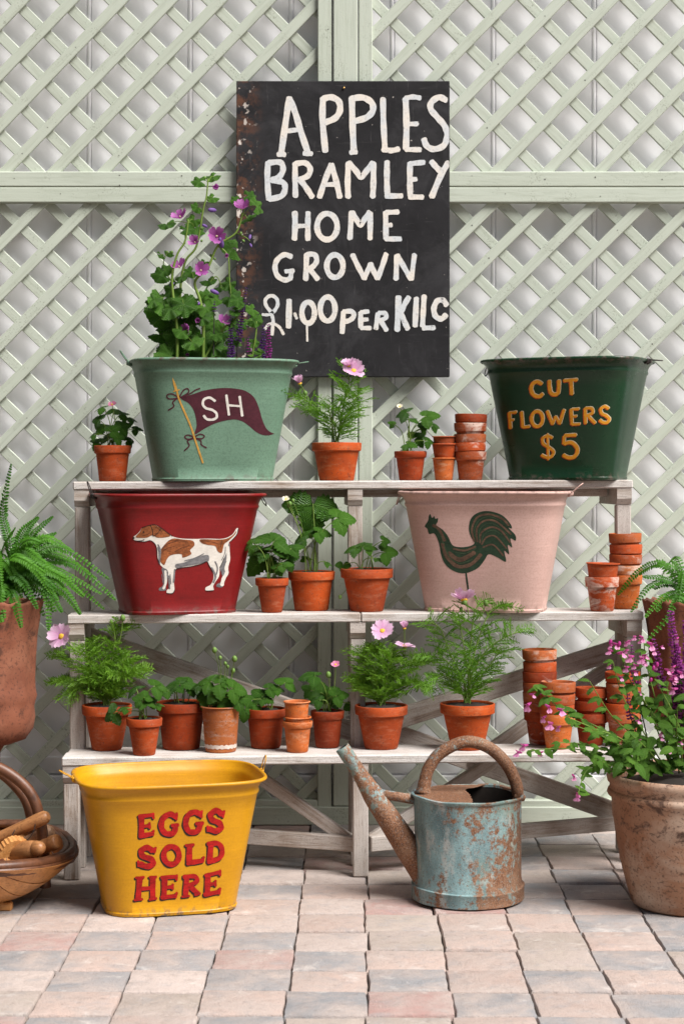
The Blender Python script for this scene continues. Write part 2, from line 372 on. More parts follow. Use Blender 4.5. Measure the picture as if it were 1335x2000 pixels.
M['sal_pink'] = m_petal('salvia_pink_petal', (0.50, 0.035, 0.27), (0.78, 0.36, 0.58))
M['sal_purple'] = m_petal('salvia_purple_petal', (0.17, 0.015, 0.17), (0.50, 0.085, 0.42))
M['sal_violet'] = m_petal('salvia_violet_petal', (0.08, 0.02, 0.13), (0.22, 0.07, 0.36))
M['yellow'] = plain('flower_centre', (0.62, 0.36, 0.03), 0.8, 0.4, 500)
M['bud'] = plain('green_bud', (0.12, 0.22, 0.04), 0.6, 0.3, 300)

# ================================================================== SETTING
def structure(o): o['kind'] = 'structure'; return o
patio = structure(mk('patio', [(-40, -30, -.011), (40, -30, -.011), (40, 60, -.011), (-40, 60, -.011)], [(0, 1, 2, 3)], M['sand']))

PW, PT = 0.1497, 0.1485
PAVC = {'p': (0.42, 0.315, 0.27), 'g': (0.245, 0.243, 0.248), 'r': (0.37, 0.225, 0.20), 't': (0.37, 0.31, 0.265), 'l': (0.47, 0.39, 0.35)}
def paver_mesh(i):
    q = random.Random(40 + i)
    n = 5; vs = []; fs = []
    hx, hy = PW / 2 - 0.0016, PT / 2 - 0.0016
    ring = []
    for k in range(4 * n):
        s, t = divmod(k, n); u = -1 + 2 * t / n
        x, y = [(u, -1), (1, u), (-u, 1), (-1, -u)][s]
        ring.append((x * hx, y * hy))
    m = len(ring)
    jit = [q.uniform(-.0016, .0012) for _ in range(m)]
    for lev, (ins, z) in enumerate([(0.0, -.035), (0.0, -.0036), (.0018, -.0008), (.0050, 0.0)]):
        for k, (x, y) in enumerate(ring):
            L = max(abs(x) / hx, abs(y) / hy); f = 1 - (ins + jit[k]) / hx
            vs.append((x * f, y * f, z + (q.uniform(-.0008, .0005) if lev == 3 else 0)))
    for l in range(3):
        for k in range(m): fs.append((l * m + k, l * m + (k + 1) % m, (l + 1) * m + (k + 1) % m, (l + 1) * m + k))
    vs.append((0, 0, .0006)); c = len(vs) - 1
    for k in range(m): fs.append((3 * m + k, 3 * m + (k + 1) % m, c))
    me = bpy.data.meshes.new('paver'); me.from_pydata(vs, [], fs); me.materials.append(M['paver'])
    me.polygons.foreach_set('use_smooth', [True] * len(me.polygons)); me.set_sharp_from_angle(angle=R(35))
    return me
pav = [paver_mesh(i) for i in range(6)]
def pav_col(r, k):
    h = random.Random(r * 131 + k * 17 + 5)
    g = (r + k) % 2 == 1
    if r >= 4 and h.random() < 0.42: g = not g
    elif h.random() < 0.1: g = not g
    c = h.choice('gggt') if g else h.choice('pppplrt')
    s = h.uniform(0.9, 1.1); b = PAVC[c]
    return (b[0] * s, b[1] * s, b[2] * s, 1)
far_v, far_f = [], []
for r in range(-14, 14):
    dc = 3.203 + PT * (r + 0.5)
    off = 0.0474 + 0.010 * (r / 8.0)
    half = 0.80 * dc * 1335 / 2 / F * 1.25 + 0.12
    rj = random.Random(900 + r); bd = {k: off + PW * k + rj.uniform(-.0055, .0055) for k in range(-23, 25)}
    for k in range(-22, 23):
        x = (bd[k] + bd[k + 1]) / 2; wsc = (bd[k + 1] - bd[k]) / PW
        if r < -2 or abs(x) > half + 0.12 or r > 12:
            s = len(far_v); hx, hy, z = PW / 2 - .003, PT / 2 - .003, rnd.uniform(-.002, .001)
            far_v += [(x - hx, dc - hy, z), (x + hx, dc - hy, z), (x + hx, dc + hy, z), (x - hx, dc + hy, z),
                      (x - hx - .002, dc - hy - .002, -.011), (x + hx + .002, dc - hy - .002, -.011), (x + hx + .002, dc + hy + .002, -.011), (x - hx - .002, dc + hy + .002, -.011)]
            far_f += [(s, s + 1, s + 2, s + 3)] + [(s + 4 + i, s + 4 + (i + 1) % 4, s + (i + 1) % 4, s + i) for i in range(4)]
            continue
        o = ob('paver', rnd.choice(pav), patio)
        o.location = (x, dc + rnd.uniform(-.0015, .0015), rnd.uniform(-.0035, .0022)); o.scale = (wsc * rnd.uniform(.99, 1.004), rnd.uniform(.982, 1.0), 1)
        o.rotation_euler = (rnd.uniform(-.013, .013), rnd.uniform(-.011, .011), rnd.choice((0, PI)) + rnd.uniform(-.009, .009))
        o.color = pav_col(r, k)
far = mk('paving', far_v, far_f, M['paver'], patio); far['kind'] = 'stuff'; far.color = (0.33, 0.25, 0.21, 1)

M['blocker'] = m_wood('dark_blocker_wood', (0.05, 0.04, 0.03), (0.09, 0.07, 0.055), (30, 30, 3), .8)  # kept dark so the added left wall returns little light
# ---- panelled wall behind the trellis
DW = 5.02
wall = structure(mk('wall', [(-6, DW + .02, -.02), (6, DW + .02, -.02), (6, DW + .02, 2.9), (-6, DW + .02, 2.9),
                             (-6, DW + .2, -.02), (6, DW + .2, -.02), (6, DW + .2, 2.9), (-6, DW + .2, 2.9)],
                    [(0, 1, 2, 3), (5, 4, 7, 6), (4, 0, 3, 7), (1, 5, 6, 2), (3, 2, 6, 7)], M['wall']))
BW = 197 * DW / F
pr = [(0, 0), (BW - .0165, 0), (BW - .0150, .0035), (BW - .0138, .0035)]
pr += [(BW - .0085 - .0052 * math.cos(a * PI / 6), .0025 - .0045 * math.sin(a * PI / 6)) for a in range(7)]
pr += [(BW - .0030, .0035), (BW - .0012, .0035), (BW - .0004, .001), (BW - .0004, .016), (0, .016)]
bv = [(x, y, z) for z in (0.177, 2.88) for x, y in pr]; nb = len(pr)
bf = [(k, (k + 1) % nb, nb + (k + 1) % nb, nb + k) for k in range(nb)]
bme = bpy.data.meshes.new('wall_board'); bme.from_pydata(bv, [], bf); bme.materials.append(M['wall'])
for k in range(-7, 12):
    o = ob('wall_board', bme, wall); o.location = (XX(180, DW) - BW + BW * k, DW, 0)
board('skirting_board', (-2.6, DW - .004, .063), (2.6, DW - .004, .063), .126, .024, M['wall'], wall, bev=.004)
board('skirting_board', (-2.6, DW + .002, .1525), (2.6, DW + .002, .1525), .049, .014, M['wall'], wall, bev=.004)
# unseen dark wall added at the left to hold back fill light
side = structure(mk('light_blocker_wall', [(-1.50, 2.9, -.02), (-1.34, 2.9, -.02), (-1.34, 5.0, -.02), (-1.50, 5.0, -.02),
                                  (-1.50, 2.9, 2.9), (-1.34, 2.9, 2.9), (-1.34, 5.0, 2.9), (-1.50, 5.0, 2.9)],
                    [(3, 2, 1, 0), (4, 5, 6, 7), (0, 1, 5, 4), (1, 2, 6, 5), (2, 3, 7, 6), (3, 0, 4, 7)], M['blocker']))

# ================================================================== TRELLIS
DT = 4.965
trellis = thing('trellis', 'sage green painted wooden lattice trellis covering the white boarded wall', 'trellis', (0, DT, 0))
def tw(px): return XX(px, DT)
def tz(py): return ZZ(py, DT)
def tb(name, x0, x1, z0, z1, t=.030, dy=0.0, horizontal=False):
    if horizontal: o = board(name, (x0, dy, (z0 + z1) / 2), (x1, dy, (z0 + z1) / 2), z1 - z0, t, M['sage'], trellis, bev=.0025)
    else: o = board(name, ((x0 + x1) / 2, dy, z0), ((x0 + x1) / 2, dy, z1), x1 - x0, t, M['sage'], trellis, up=(1, 0, 0), bev=.0025)
    return o
ZTOP, XL, XR = 2.56, -1.30, 1.62
tb('post', tw(650.5), tw(697.5), 0.052, ZTOP, .046, .004)
zr0, zr1, zr2, zr3 = tz(397), tz(367.2), tz(366), tz(336.5)
zb0, zb1 = tz(1591), tz(1561)
for (x0, x1) in ((tw(620), tw(647)), (tw(700), tw(727))):
    tb('stile', x0, x1, zr2, ZTOP); tb('stile', x0, x1, zb0, zr1)
for (x0, x1) in ((XL, tw(620)), (tw(727), XR)):
    tb('rail', x0, x1, zr2, zr3, horizontal=True, t=.029); tb('rail', x0, x1, zr0, zr1, horizontal=True, t=.029)
    tb('rail', x0, x1, zb0, zb1, horizontal=True, t=.029); tb('rail', x0, x1, ZTOP - .04, ZTOP, horizontal=True, t=.029)
tb('plinth_board', XL, XR, .0, .050, horizontal=True, t=.036, dy=-.002)
strip_w = 20.3 * DT / F
def clip(px, pz, dx, dz, r):
    t0, t1 = -9, 9
    for p, d, lo, hi in ((px, dx, r[0], r[1]), (pz, dz, r[2], r[3])):
        a, b = (lo - p) / d, (hi - p) / d
        if a > b: a, b = b, a
        t0, t1 = max(t0, a), min(t1, b)
    return (t0, t1) if t1 - t0 > 0.02 else None
def strips(rect, xref, yref, sp, slope, sign, dy):
    n0 = int(-3600 / sp); n1 = int(3600 / sp)
    for k in range(n0, n1):
        x, z = tw(xref + sp * k), tz(yref)
        L = math.hypot(1, slope); dx, dz = 1 / L, sign * slope / L
        c = clip(x, z, dx, dz, rect)
        if not c: continue
        j = rnd.uniform(-.0012, .0012)
        a = Vector((x + dx * c[0], dy, z + dz * c[0] + j)); b = Vector((x + dx * c[1], dy, z + dz * c[1] - j))
        board('lattice_strip', a, b, strip_w * rnd.uniform(.96, 1.04), .0098, M['sage'], trellis, bev=.0016)
e = .012
UL = (XL, tw(620) + e, zr3 - e, ZTOP - .03); LL = (XL, tw(620) + e, zb1 - e, zr0 + e)
UR = (tw(727) - e, XR, zr3 - e, ZTOP - .03); LR = (tw(727) - e, XR, zb1 - e, zr0 + e)
strips(UL, 9.5, 335.6, 96.3, 1.035, 1, .004); strips(UL, 76, 335.6, 95.5, 1.0, -1, .0145)
strips(LL, 80.6, 397, 98.0, 1.0, 1, .004); strips(LL, 92, 397, 97.6, 0.965, -1, .0145)
strips(UR, 967, 335.6, 100.3, 1.025, 1, .004); strips(UR, 957, 335.6, 99.7, 1.02, -1, .0145)
strips(LR, 964, 397.8, 97.8, 0.985, 1, .004); strips(LR, 883.5, 397.8, 97.5, 0.985, -1, .0145)

nail_me = bpy.data.meshes.new('nail'); vs, fs = lathe([(0, -.0004), (.0017, -.0003), (.0019, .0004), (0, .0004)], 8); nail_me.from_pydata([tuple(v) for v in vs], [], fs); nail_me.materials.append(M['wire'])
def trellis_nail(px, py, dy):
    o = ob('nail', nail_me, trellis); o.rotation_euler = (R(90), 0, 0); o.location = (tw(px), dy, tz(py)); o.scale = (rnd.uniform(.6, 1.1),) * 2 + (1,)
for px, py in ((235, 344), (235, 364), (356, 345), (357, 383), (30, 350), (120, 380), (920, 345), (985, 380), (1062, 352), (1160, 348), (1290, 352), (1170, 385), (640, 60), (715, 130), (672, 20)): trellis_nail(px, py, -.0149)
for k in range(60):                                # nails where the front strips cross
    g = random.Random(700 + k); x = g.uniform(0, 1335); y = g.uniform(20, 1500)
    if 600 < x < 745 or 325 < y < 405: continue
    if y < 330: xr, yr, sp_, sl = (9.5, 335.6, 96.3, 1.035) if x < 620 else (967, 335.6, 100.3, 1.025)
    else: xr, yr, sp_, sl = (80.6, 397, 98.0, 1.0) if x < 620 else (964, 397.8, 97.8, 0.985)
    c0 = xr + (yr - y) / sl; x = c0 + sp_ * round((x - c0) / sp_); trellis_nail(x, y, -.0009)

# ================================================================== STAND
SC = Vector((XX(703, 4.30), 4.292, 0)); SYAW = R(2.0); SROLL = -.0032
stand = thing('plant_stand', 'three-tier whitewashed wooden plant stand with braced legs', 'plant stand', SC)
stand.rotation_euler = (0, SROLL, SYAW)
SM = Matrix.Translation(SC) @ Euler((0, SROLL, SYAW)).to_matrix().to_4x4(); SMI = SM.inverted()
HL = 0.7005; ST = .021; SD = .168
shelf = {3: (0.0, .2914), 2: (.130, .616), 1: (.255, .9385)}
def shelf_z(i, x): return shelf[i][1] + .0032 * (x - SC.x)
def shelf_d(i, x): return SC.y + shelf[i][0] + (x - SC.x) * math.tan(SYAW)
for i in (3, 2, 1):
    y, z = shelf[i]
    if i == 2:
        xm = .010
        for a, b in ((-HL, xm - .001), (xm + .001, HL)):
            board('shelf_plank', (a, y + .041, z - ST / 2), (b, y + .041, z - ST / 2), ST, .082, M['wood'], stand)
    else: board('shelf_plank', (-HL, y + .041, z - ST / 2), (HL, y + .041, z - ST / 2), ST, .082, M['wood'], stand, bev=.003)
    board('shelf_plank', (-HL + .004, y + .127, z - ST / 2 - .001), (HL - .003, y + .127, z - ST / 2 - .001), ST, .082, M['wood'], stand)
    if i == 1: board('shelf_plank', (-HL + .002, y + .224, z - ST / 2), (HL - .004, y + .224, z - ST / 2), ST, .108, M['wood'], stand)  # extra rear plank, hidden at eye level, added to shade the trellis behind
    for lx in (-.679, .002, .679):
        bz = z - ST - .0005; ye = SD + .09
        prof = [(.003, 0), (.003, -.026), (.012, -.041), (ye, -.041), (ye, 0)]; n = len(prof); w = .0185
        vs = [(lx + s * w, y + p[0], bz + p[1]) for s in (-1, 1) for p in prof]
        fs = [(k, (k + 1) % n, n + (k + 1) % n, n + k) for k in range(n)] + [tuple(reversed(range(n))), tuple(range(n, 2 * n))]
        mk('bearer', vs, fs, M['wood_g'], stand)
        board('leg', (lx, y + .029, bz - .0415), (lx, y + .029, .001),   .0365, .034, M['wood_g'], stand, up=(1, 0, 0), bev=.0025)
y1, z1 = shelf[1]
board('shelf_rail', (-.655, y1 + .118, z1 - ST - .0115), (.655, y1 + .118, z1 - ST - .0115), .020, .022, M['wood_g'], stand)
def brace(a, b, w, t=.018):
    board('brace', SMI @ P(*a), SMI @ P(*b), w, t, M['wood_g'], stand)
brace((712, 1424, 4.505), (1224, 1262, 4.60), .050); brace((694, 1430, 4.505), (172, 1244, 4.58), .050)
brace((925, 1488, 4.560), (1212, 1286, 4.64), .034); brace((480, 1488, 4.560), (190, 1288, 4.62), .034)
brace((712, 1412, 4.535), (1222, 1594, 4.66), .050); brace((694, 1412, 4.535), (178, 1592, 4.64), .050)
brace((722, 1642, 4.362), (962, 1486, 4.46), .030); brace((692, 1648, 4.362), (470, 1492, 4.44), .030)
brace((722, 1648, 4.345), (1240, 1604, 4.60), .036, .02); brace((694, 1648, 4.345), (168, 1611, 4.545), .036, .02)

# ================================================================== PAINTED DECALS
def decal_mesh(shapes, mapper):
    """shapes: list of ('line', pts_px, width_px) / ('poly', pts_px, step) / ('loop', cx, cy, rx, ry, w); mapper(px, py, layer) -> point"""
    vs, fs = [], []
    for si, sh in enumerate(shapes):
        lay = si * 0.00002
        if sh[0] in ('line', 'loop'):
            if sh[0] == 'loop':
                _, cx, cy, rx, ry, w = sh[:6]; rot = sh[6] if len(sh) > 6 else 0
                pts = [Vector((cx + rx * math.cos(a), cy + ry * math.sin(a))) for a in [2 * PI * k / 28 + .3 + rot for k in range(29)]]
            else:
                pts = catmull(sh[1], 6); w = sh[2]
            tap = sh[3] if sh[0] == 'line' and len(sh) > 3 else 0
            n = len(pts); s = len(vs); ph = rnd.uniform(0, 9)
            for i, p in enumerate(pts):
                t = (pts[min(i + 1, n - 1)] - pts[max(i - 1, 0)])
                if t.length < 1e-6: t = Vector((1, 0))
                t.normalize(); nn = Vector((-t.y, t.x)); hw = w / 2 * (1 + .07 * math.sin(i * 1.1 + ph))
                if tap: hw *= max(.15, 1 - tap * abs(2 * i / (n - 1) - 1) ** 3)
                for u in (-1, 0, 1):
                    q = p + nn * hw * u; vs.append(mapper(q.x, q.y, lay))
            for i in range(n - 1):
                for u in (0, 1): fs.append((s + i * 3 + u, s + i * 3 + u + 1, s + (i + 1) * 3 + u + 1, s + (i + 1) * 3 + u))
            if sh[0] == 'line' and not tap:
                for i, sg in ((0, -1), (n - 1, 1)):
                    t = (pts[1] - pts[0]) if i == 0 else (pts[-1] - pts[-2])
                    if t.length < 1e-6: continue
                    t.normalize(); nn = Vector((-t.y, t.x)); b = len(vs); m = 5
                    for k in range(m + 1):
                        a = PI * k / m; q = pts[i] + (nn * math.cos(a) + t * sg * math.sin(a) * rnd.uniform(.45, .75)) * w / 2
                        vs.append(mapper(q.x, q.y, lay))
                    f = list(range(b, b + m + 1)); fs.append(tuple(f if sg > 0 else f[::-1]))
        else:
            pts = catmull(sh[1], 4, True) if len(sh) < 4 else [Vector(p) for p in sh[1]]
            step = sh[2]; m = len(pts)
            xs = [p.x for p in pts]; ys = [p.y for p in pts]; pp = list(pts)
            y = min(ys) + step / 2
            def inside(x, y):
                c = False; j = m - 1
                for i in range(m):
                    if (pts[i].y > y) != (pts[j].y > y) and x < (pts[j].x - pts[i].x) * (y - pts[i].y) / (pts[j].y - pts[i].y) + pts[i].x: c = not c
                    j = i
                return c
            while y < max(ys):
                x = min(xs) + step / 2
                while x < max(xs):
                    if inside(x, y): pp.append(Vector((x, y)))
                    x += step
                y += step
            ov, oe, of, _, _, _ = delaunay_2d_cdt(pp, [(i, (i + 1) % m) for i in range(m)], [], 1, 1e-4)
            s = len(vs); keep = []
            for f in of:
                cx = sum(ov[i].x for i in f) / len(f); cy = sum(ov[i].y for i in f) / len(f)
                if inside(cx, cy): keep.append(tuple(s + i for i in f))
            for v in ov: vs.append(mapper(v.x, v.y, lay))
            fs += keep
    return vs, fs
def decal(name, shapes, mapper, mat, parent):
    vs, fs = decal_mesh(shapes, mapper)
    return mk(name, vs, fs, mat, parent)
def cv(ox, oy, s):                       # crop coordinates -> photo pixels
    def f(*shapes):
        out = []
        for sh in shapes:
            if sh[0] == 'loop': out.append(('loop', ox + sh[1] / s, oy + sh[2] / s, sh[3] / s, sh[4] / s, sh[5] / s) + tuple(sh[6:]))
            else: out.append((sh[0], [(ox + x / s, oy + y / s) for x, y in sh[1]], sh[2] / s) + tuple(sh[3:]))
        return out
    return f
def shift(shapes, dx, dy, dw=0.0):
    out = []
    for sh in shapes:
        if sh[0] == 'loop': out.append(('loop', sh[1] + dx, sh[2] + dy, sh[3], sh[4], sh[5] + dw) + tuple(sh[6:]))
        else: out.append((sh[0], [(x + dx, y + dy) for x, y in sh[1]], sh[2] + (dw if sh[0] == 'line' else 0)) + tuple(sh[3:]))
    return out
def ln(w, *pts): return ('line', list(pts), w)

# ================================================================== SIGN
DS = 4.924
sx0, sx1, sz0, sz1 = XX(461.5, DS), XX(877.5, DS), ZZ(736, DS), ZZ(158, DS)
sloc = Vector(((sx0 + sx1) / 2, DS + .012, (sz0 + sz1) / 2))
sign = thing('hand_painted_sign', 'worn black board with white hand-painted apple price lettering, hung on the trellis', 'sign', sloc)
o = ob('board', box_mesh(sx1 - sx0, .023, sz1 - sz0, .0015, mat=M['sign']), sign)
vs, fs = lathe([(0, 0), (.0026, 0), (.0034, -.0015), (.0026, -.003), (0, -.0032)], 12)
nail = mk('nail', vs, fs, M['nail'], sign, True); nail.rotation_euler = (R(-90), 0, 0); nail.location = P(671, 172, DS) - sloc + Vector((0, -.0005, 0))
def m_white_paint():
    n = NT('white_lettering_paint'); c = n.coord(); g = n.noise(c, 12, 5, 0.65); f = n.noise(c, 130, 4, 0.65); cr = n.noise(n.coord((1, 1, 1)), 45, 6, 0.7)
    col = n.mix(n.ramp(g, [(0.42, 0.0), (0.62, 1.0)]), (0.72, 0.66, 0.585), (0.58, 0.60, 0.61))
    col = n.mix(n.ramp(cr, [(0.30, 0.8), (0.37, 0.0)]), col, (0.10, 0.09, 0.09))
    col = n.mix(n.math('MULTIPLY', n.ramp(f, [(0.36, 1.0), (0.46, 0.0)]), 0.4), col, (0.3, 0.28, 0.27))
    n.base(col); n.rough(0.65); n.bump(f, 0.3, 0.0008); return n.m
M['white_paint'] = m_white_paint()
def smap(px, py, lay): return P(min(px, 876.5), py, DS - .0003 - lay) - sloc
c = cv(440, 130, 2.902); W = 33
rows = [
 c(ln(W, (362, 180), (345, 290), (316, 495)), ln(W, (362, 180), (395, 260), (428, 370), (468, 490)), ln(24, (345, 366), (425, 356)), ln(26, (298, 497), (338, 499)), ln(26, (445, 492), (488, 494)),
   ln(W, (553, 180), (550, 300), (566, 480)), ln(W, (556, 182), (600, 174), (642, 198), (648, 250), (620, 293), (565, 316)),
   ln(W, (716, 178), (720, 330), (727, 480)), ln(W, (718, 180), (780, 176), (828, 205), (834, 250), (800, 288), (738, 308)), ln(24, (708, 487), (742, 485)),
   ln(30, (892, 183), (895, 320), (903, 465)), ln(28, (892, 470), (940, 476), (980, 467)),
   ln(W, (1020, 182), (1025, 330), (1022, 465)), ln(26, (1020, 180), (1060, 172), (1102, 178)), ln(24, (1022, 326), (1086, 325)), ln(26, (1022, 470), (1104, 471)),
   ln(32, (1248, 190), (1210, 174), (1168, 200), (1162, 240), (1200, 288), (1240, 335), (1256, 390), (1235, 448), (1180, 468), (1140, 450), (1124, 412))),
 c(ln(30, (241, 545), (238, 640), (246, 752)), ln(30, (244, 546), (310, 543), (327, 580), (308, 622), (264, 643)), ln(30, (264, 645), (325, 656), (338, 692), (318, 733), (250, 752)),
   ln(29, (395, 550), (395, 640), (397, 735)), ln(29, (398, 551), (450, 546), (480, 577), (468, 618), (422, 640)), ln(30, (424, 642), (460, 690), (492, 740)),
   ln(30, (599, 555), (562, 650), (533, 740)), ln(30, (599, 555), (625, 640), (648, 740)), ln(24, (556, 670), (632, 667)),
   ln(30, (697, 548), (692, 650), (695, 740)), ln(30, (699, 545), (740, 592), (768, 626), (800, 590), (836, 545)), ln(30, (838, 548), (838, 650), (834, 738)),
   ln(30, (915, 540), (914, 640), (917, 725)), ln(28, (910, 734), (998, 733)),
   ln(30, (1045, 548), (1044, 640), (1046, 730)), ln(27, (1046, 550), (1124, 543)), ln(24, (1050, 641), (1080, 638)), ln(27, (1042, 739), (1116, 740)),
   ln(31, (1168, 540), (1190, 566), (1216, 592)), ln(32, (1262, 545), (1220, 615), (1168, 738))),
 c(ln(30, (393, 826), (395, 900), (391, 978)), ln(28, (468, 828), (467, 900), (467, 980)), ln(22, (400, 905), (465, 902)),
   ('loop', 576, 907, 57, 74, 30), ln(28, (714, 826), (705, 975)), ln(28, (718, 826), (742, 866), (764, 898), (790, 862), (818, 824)), ln(28, (821, 830), (819, 976)),
   ln(28, (907, 826), (909, 975)), ln(26, (910, 827), (978, 824)), ln(24, (912, 900), (940, 898)), ln(26, (908, 977), (992, 977))),
 c(ln(27, (374, 1078), (335, 1066), (294, 1095), (281, 1140), (297, 1188), (340, 1210), (372, 1196)), ln(22, (340, 1161), (386, 1157)), ln(24, (374, 1164), (370, 1196)),
   ln(28, (460, 1066), (455, 1206)), ln(27, (464, 1065), (505, 1066), (517, 1100), (500, 1130), (472, 1146)), ln(27, (478, 1148), (524, 1206)),
   ('loop', 620, 1131, 46, 64, 29), ln(27, (720, 1068), (755, 1140), (787, 1200)), ln(25, (787, 1202), (806, 1155), (822, 1118)), ln(27, (822, 1118), (842, 1165), (860, 1200)), ln(27, (862, 1202), (890, 1125), (910, 1062)),
   ln(27, (966, 1205), (970, 1072)), ln(27, (974, 1070), (1012, 1138), (1050, 1204)), ln(25, (1053, 1206), (1070, 1066))),
 cv(500, 560, 7.417)(ln(46, (235, 385), (155, 290), (132, 205), (175, 145), (240, 133), (300, 180), (312, 262), (268, 345), (215, 395)), ln(34, (225, 400), (150, 408), (92, 402)), ln(42, (228, 405), (246, 480), (242, 560), (232, 695)), ln(36, (130, 612), (182, 546), (260, 540), (340, 590), (396, 688))) + c(
   ln(30, (361, 1325), (358, 1476)), ln(14, (392, 1398), (404, 1428)), ('loop', 469, 1395, 36, 60, 28), ln(9, (462, 1470), (464, 1556)), ('loop', 579, 1374, 42, 68, 28),
   ln(27, (668, 1392), (661, 1508)), ln(25, (670, 1389), (716, 1388), (727, 1415), (704, 1438), (674, 1446)),
   ln(26, (766, 1394), (766, 1476)), ln(22, (768, 1392), (810, 1388)), ln(20, (768, 1436), (806, 1433)), ln(22, (768, 1482), (822, 1482)),
   ln(25, (864, 1400), (852, 1486)), ln(23, (868, 1397), (905, 1399), (908, 1424), (874, 1440)), ln(25, (880, 1442), (912, 1494)),
   ln(30, (980, 1305), (973, 1494)), ln(28, (1038, 1308), (1012, 1352), (992, 1398)), ln(29, (994, 1402), (1014, 1446), (1032, 1486)),
   ln(29, (1081, 1314), (1074, 1470)), ln(27, (1125, 1300), (1120, 1385), (1116, 1472)), ln(25, (1118, 1482), (1182, 1480)),
   ln(29, (1252, 1352), (1232, 1325), (1198, 1330), (1180, 1372), (1190, 1415), (1222, 1430), (1248, 1408))),
]
for r_ in [shift(r0, 0, 0, .9) for r0 in rows]: decal('lettering', r_, smap, M['white_paint'], sign)

# ================================================================== BUCKETS
SUP = 3.9
class Bucket:
    def __init__(s, name, label, loc, rz, mat, H=.297, at=.207, bt=.160, ab=.140, bb=.100, wiremat=None, loops=((-1, 25), (1, -20)), fill=None, tilt=0):
        s.H, s.at, s.bt, s.ab, s.bb = H, at, bt, ab, bb
        s.o = thing(name, label, 'bucket', loc, rz); s.mat = mat
        s.Mw = Matrix.Translation(loc) @ Matrix.Rotation(rz, 4, 'Z'); s.Mi = s.Mw.inverted()
        z1 = H - .040
        prof = [(0.0, .0005, None), (0.0, .0035, None), (.006, .0035, None), (.009, .0004, None)]
        lv = []
        def ab_(z): t = z / (H - .012); return s.ab + (s.at - .012 - s.ab) * t, s.bb + (s.bt - .012 - s.bb) * t
        s.ab_ = ab_
        def L(z, off): a, b = ab_(z); lv.append((z, a + off, b + off))
        L(0, -.006); L(0, .0022); L(.006, .0026); L(.0085, .0002)
        for k in range(1, 9): L(.0085 + (z1 - .0085) * k / 8, 0)
        for dz, off in ((.004, .0022), (.008, .0024), (.011, .0006), (.017, .0005), (.024, .0028), (.031, .0075), (.036, .0112)): L(z1 + dz, off)
        zc = H - .004
        for k in range(9):
            a = R(-70 + 40 * k); aa, bb_ = ab_(zc); r = .0042
            lv.append((zc + r * math.sin(a), aa + .0098 + r * math.cos(a), bb_ + .0098 + r * math.cos(a)))
            if k == 6: break
        for dz, off in ((.030, .0050), (.023, .0005), (.016, -.002), (.009, -.0015), (0, -.0025)): L(z1 + dz, off)
        for k in range(7, -1, -1): L(.012 + (z1 - .012) * k / 8, -.0025)
        N = 224; vs, fs = [], []
        for z, a, b in lv:
            for k in range(N):
                t = 2 * PI * k / N; ct, st = math.cos(t), math.sin(t)
                vs.append((a * math.copysign(abs(ct) ** (2 / SUP), ct), b * math.copysign(abs(st) ** (2 / SUP), st), z))
        for i in range(len(lv) - 1):
            for k in range(N): fs.append((i * N + k, i * N + (k + 1) % N, (i + 1) * N + (k + 1) % N, (i + 1) * N + k))
        fs.append(tuple(reversed(range(N)))); fs.append(tuple((len(lv) - 1) * N + k for k in range(N)))
        mk('pail', vs, fs, mat, s.o, angle=50)
        zr = H - .006
        for sg, ang in loops:                       # riveted ear and wire ring at each end
            x = sg * (s.at - .001)
            ear = [];ef = []
            for yy in (-.011, .011):
                tube([(x - sg * .004, yy, zr - .006), (x + sg * .006, yy, zr - .002), (x + sg * .006, yy, zr + .006)], [.0035, .0035, .0028], 6, True, ear, ef)
            tube([(x + sg * .006, -.014, zr + .003), (x + sg * .006, .014, zr + .003)], .0022, 6, True, ear, ef)
            mk('ear', ear, ef, wiremat or mat, s.o, True)
            a = R(ang); d = Vector((math.cos(a) * sg, 0, math.sin(a))); c0 = Vector((x + sg * .006, 0, zr + .003))
            pts = [c0 + Vector((0, w * .0115, 0)) + d * h for w, h in ((-1, 0), (-1.0, .018), (-.75, .028), (0, .034), (.75, .028), (1.0, .018), (1, 0))]
            v2, f2 = tube(catmull(pts, 3), .0014, 6)
            mk('wire_loop', v2, f2, wiremat or mat, s.o, True)
    def g(s, p):
        a, b = s.ab_(p.z); return (abs(p.x) / a) ** SUP + (abs(p.y) / b) ** SUP - 1
    def map(s, px, py, lay):
        o = s.Mi @ Vector((0, 0, CAMH)); dv = (s.Mi.to_3x3() @ (P(px, py, 1.0) - Vector((0, 0, CAMH))))
        t1 = -o.y / dv.y; t0 = t1 - .4
        for _ in range(36):
            t = (t0 + t1) / 2
            if s.g(o + dv * t) > 0: t0 = t
            else: t1 = t
        p = o + dv * t0
        if p.y > 0: p.y = 0
        a, b = s.ab_(p.z); nx = (abs(p.x) / a) ** (SUP - 1) / a * (1 if p.x > 0 else -1); ny = -(abs(p.y) / b) ** (SUP - 1) / b
        nv = Vector((nx, ny, 0)).normalized(); nv.z = -.25; nv.normalize()
        return p + nv * (.0004 + lay)
    def art(s, name, shapes, mat, lift=0.0):
        return decal(name, shapes, lambda x, y, l: s.map(x, y, l + lift), mat, s.o)
M['b_sage'] = m_bucket('sage_bucket_paint', (0.15, 0.262, 0.182), (0.08, 0.135, 0.09), 0.42, 0.4, 0.4)
M['b_red'] = m_bucket('red_bucket_paint', (0.21, 0.008, 0.009), (0.075, 0.006, 0.006), 0.36, 0.18, 0.5)
M['b_dark'] = m_bucket('dark_green_bucket_paint', (0.008, 0.040, 0.016), (0.004, 0.018, 0.008), 0.26, 0.12, 0.4, 0.35)
M['b_pink'] = m_bucket('pink_bucket_paint', (0.58, 0.385, 0.335), (0.40, 0.245, 0.20), 0.52, 0.32, 0.3)
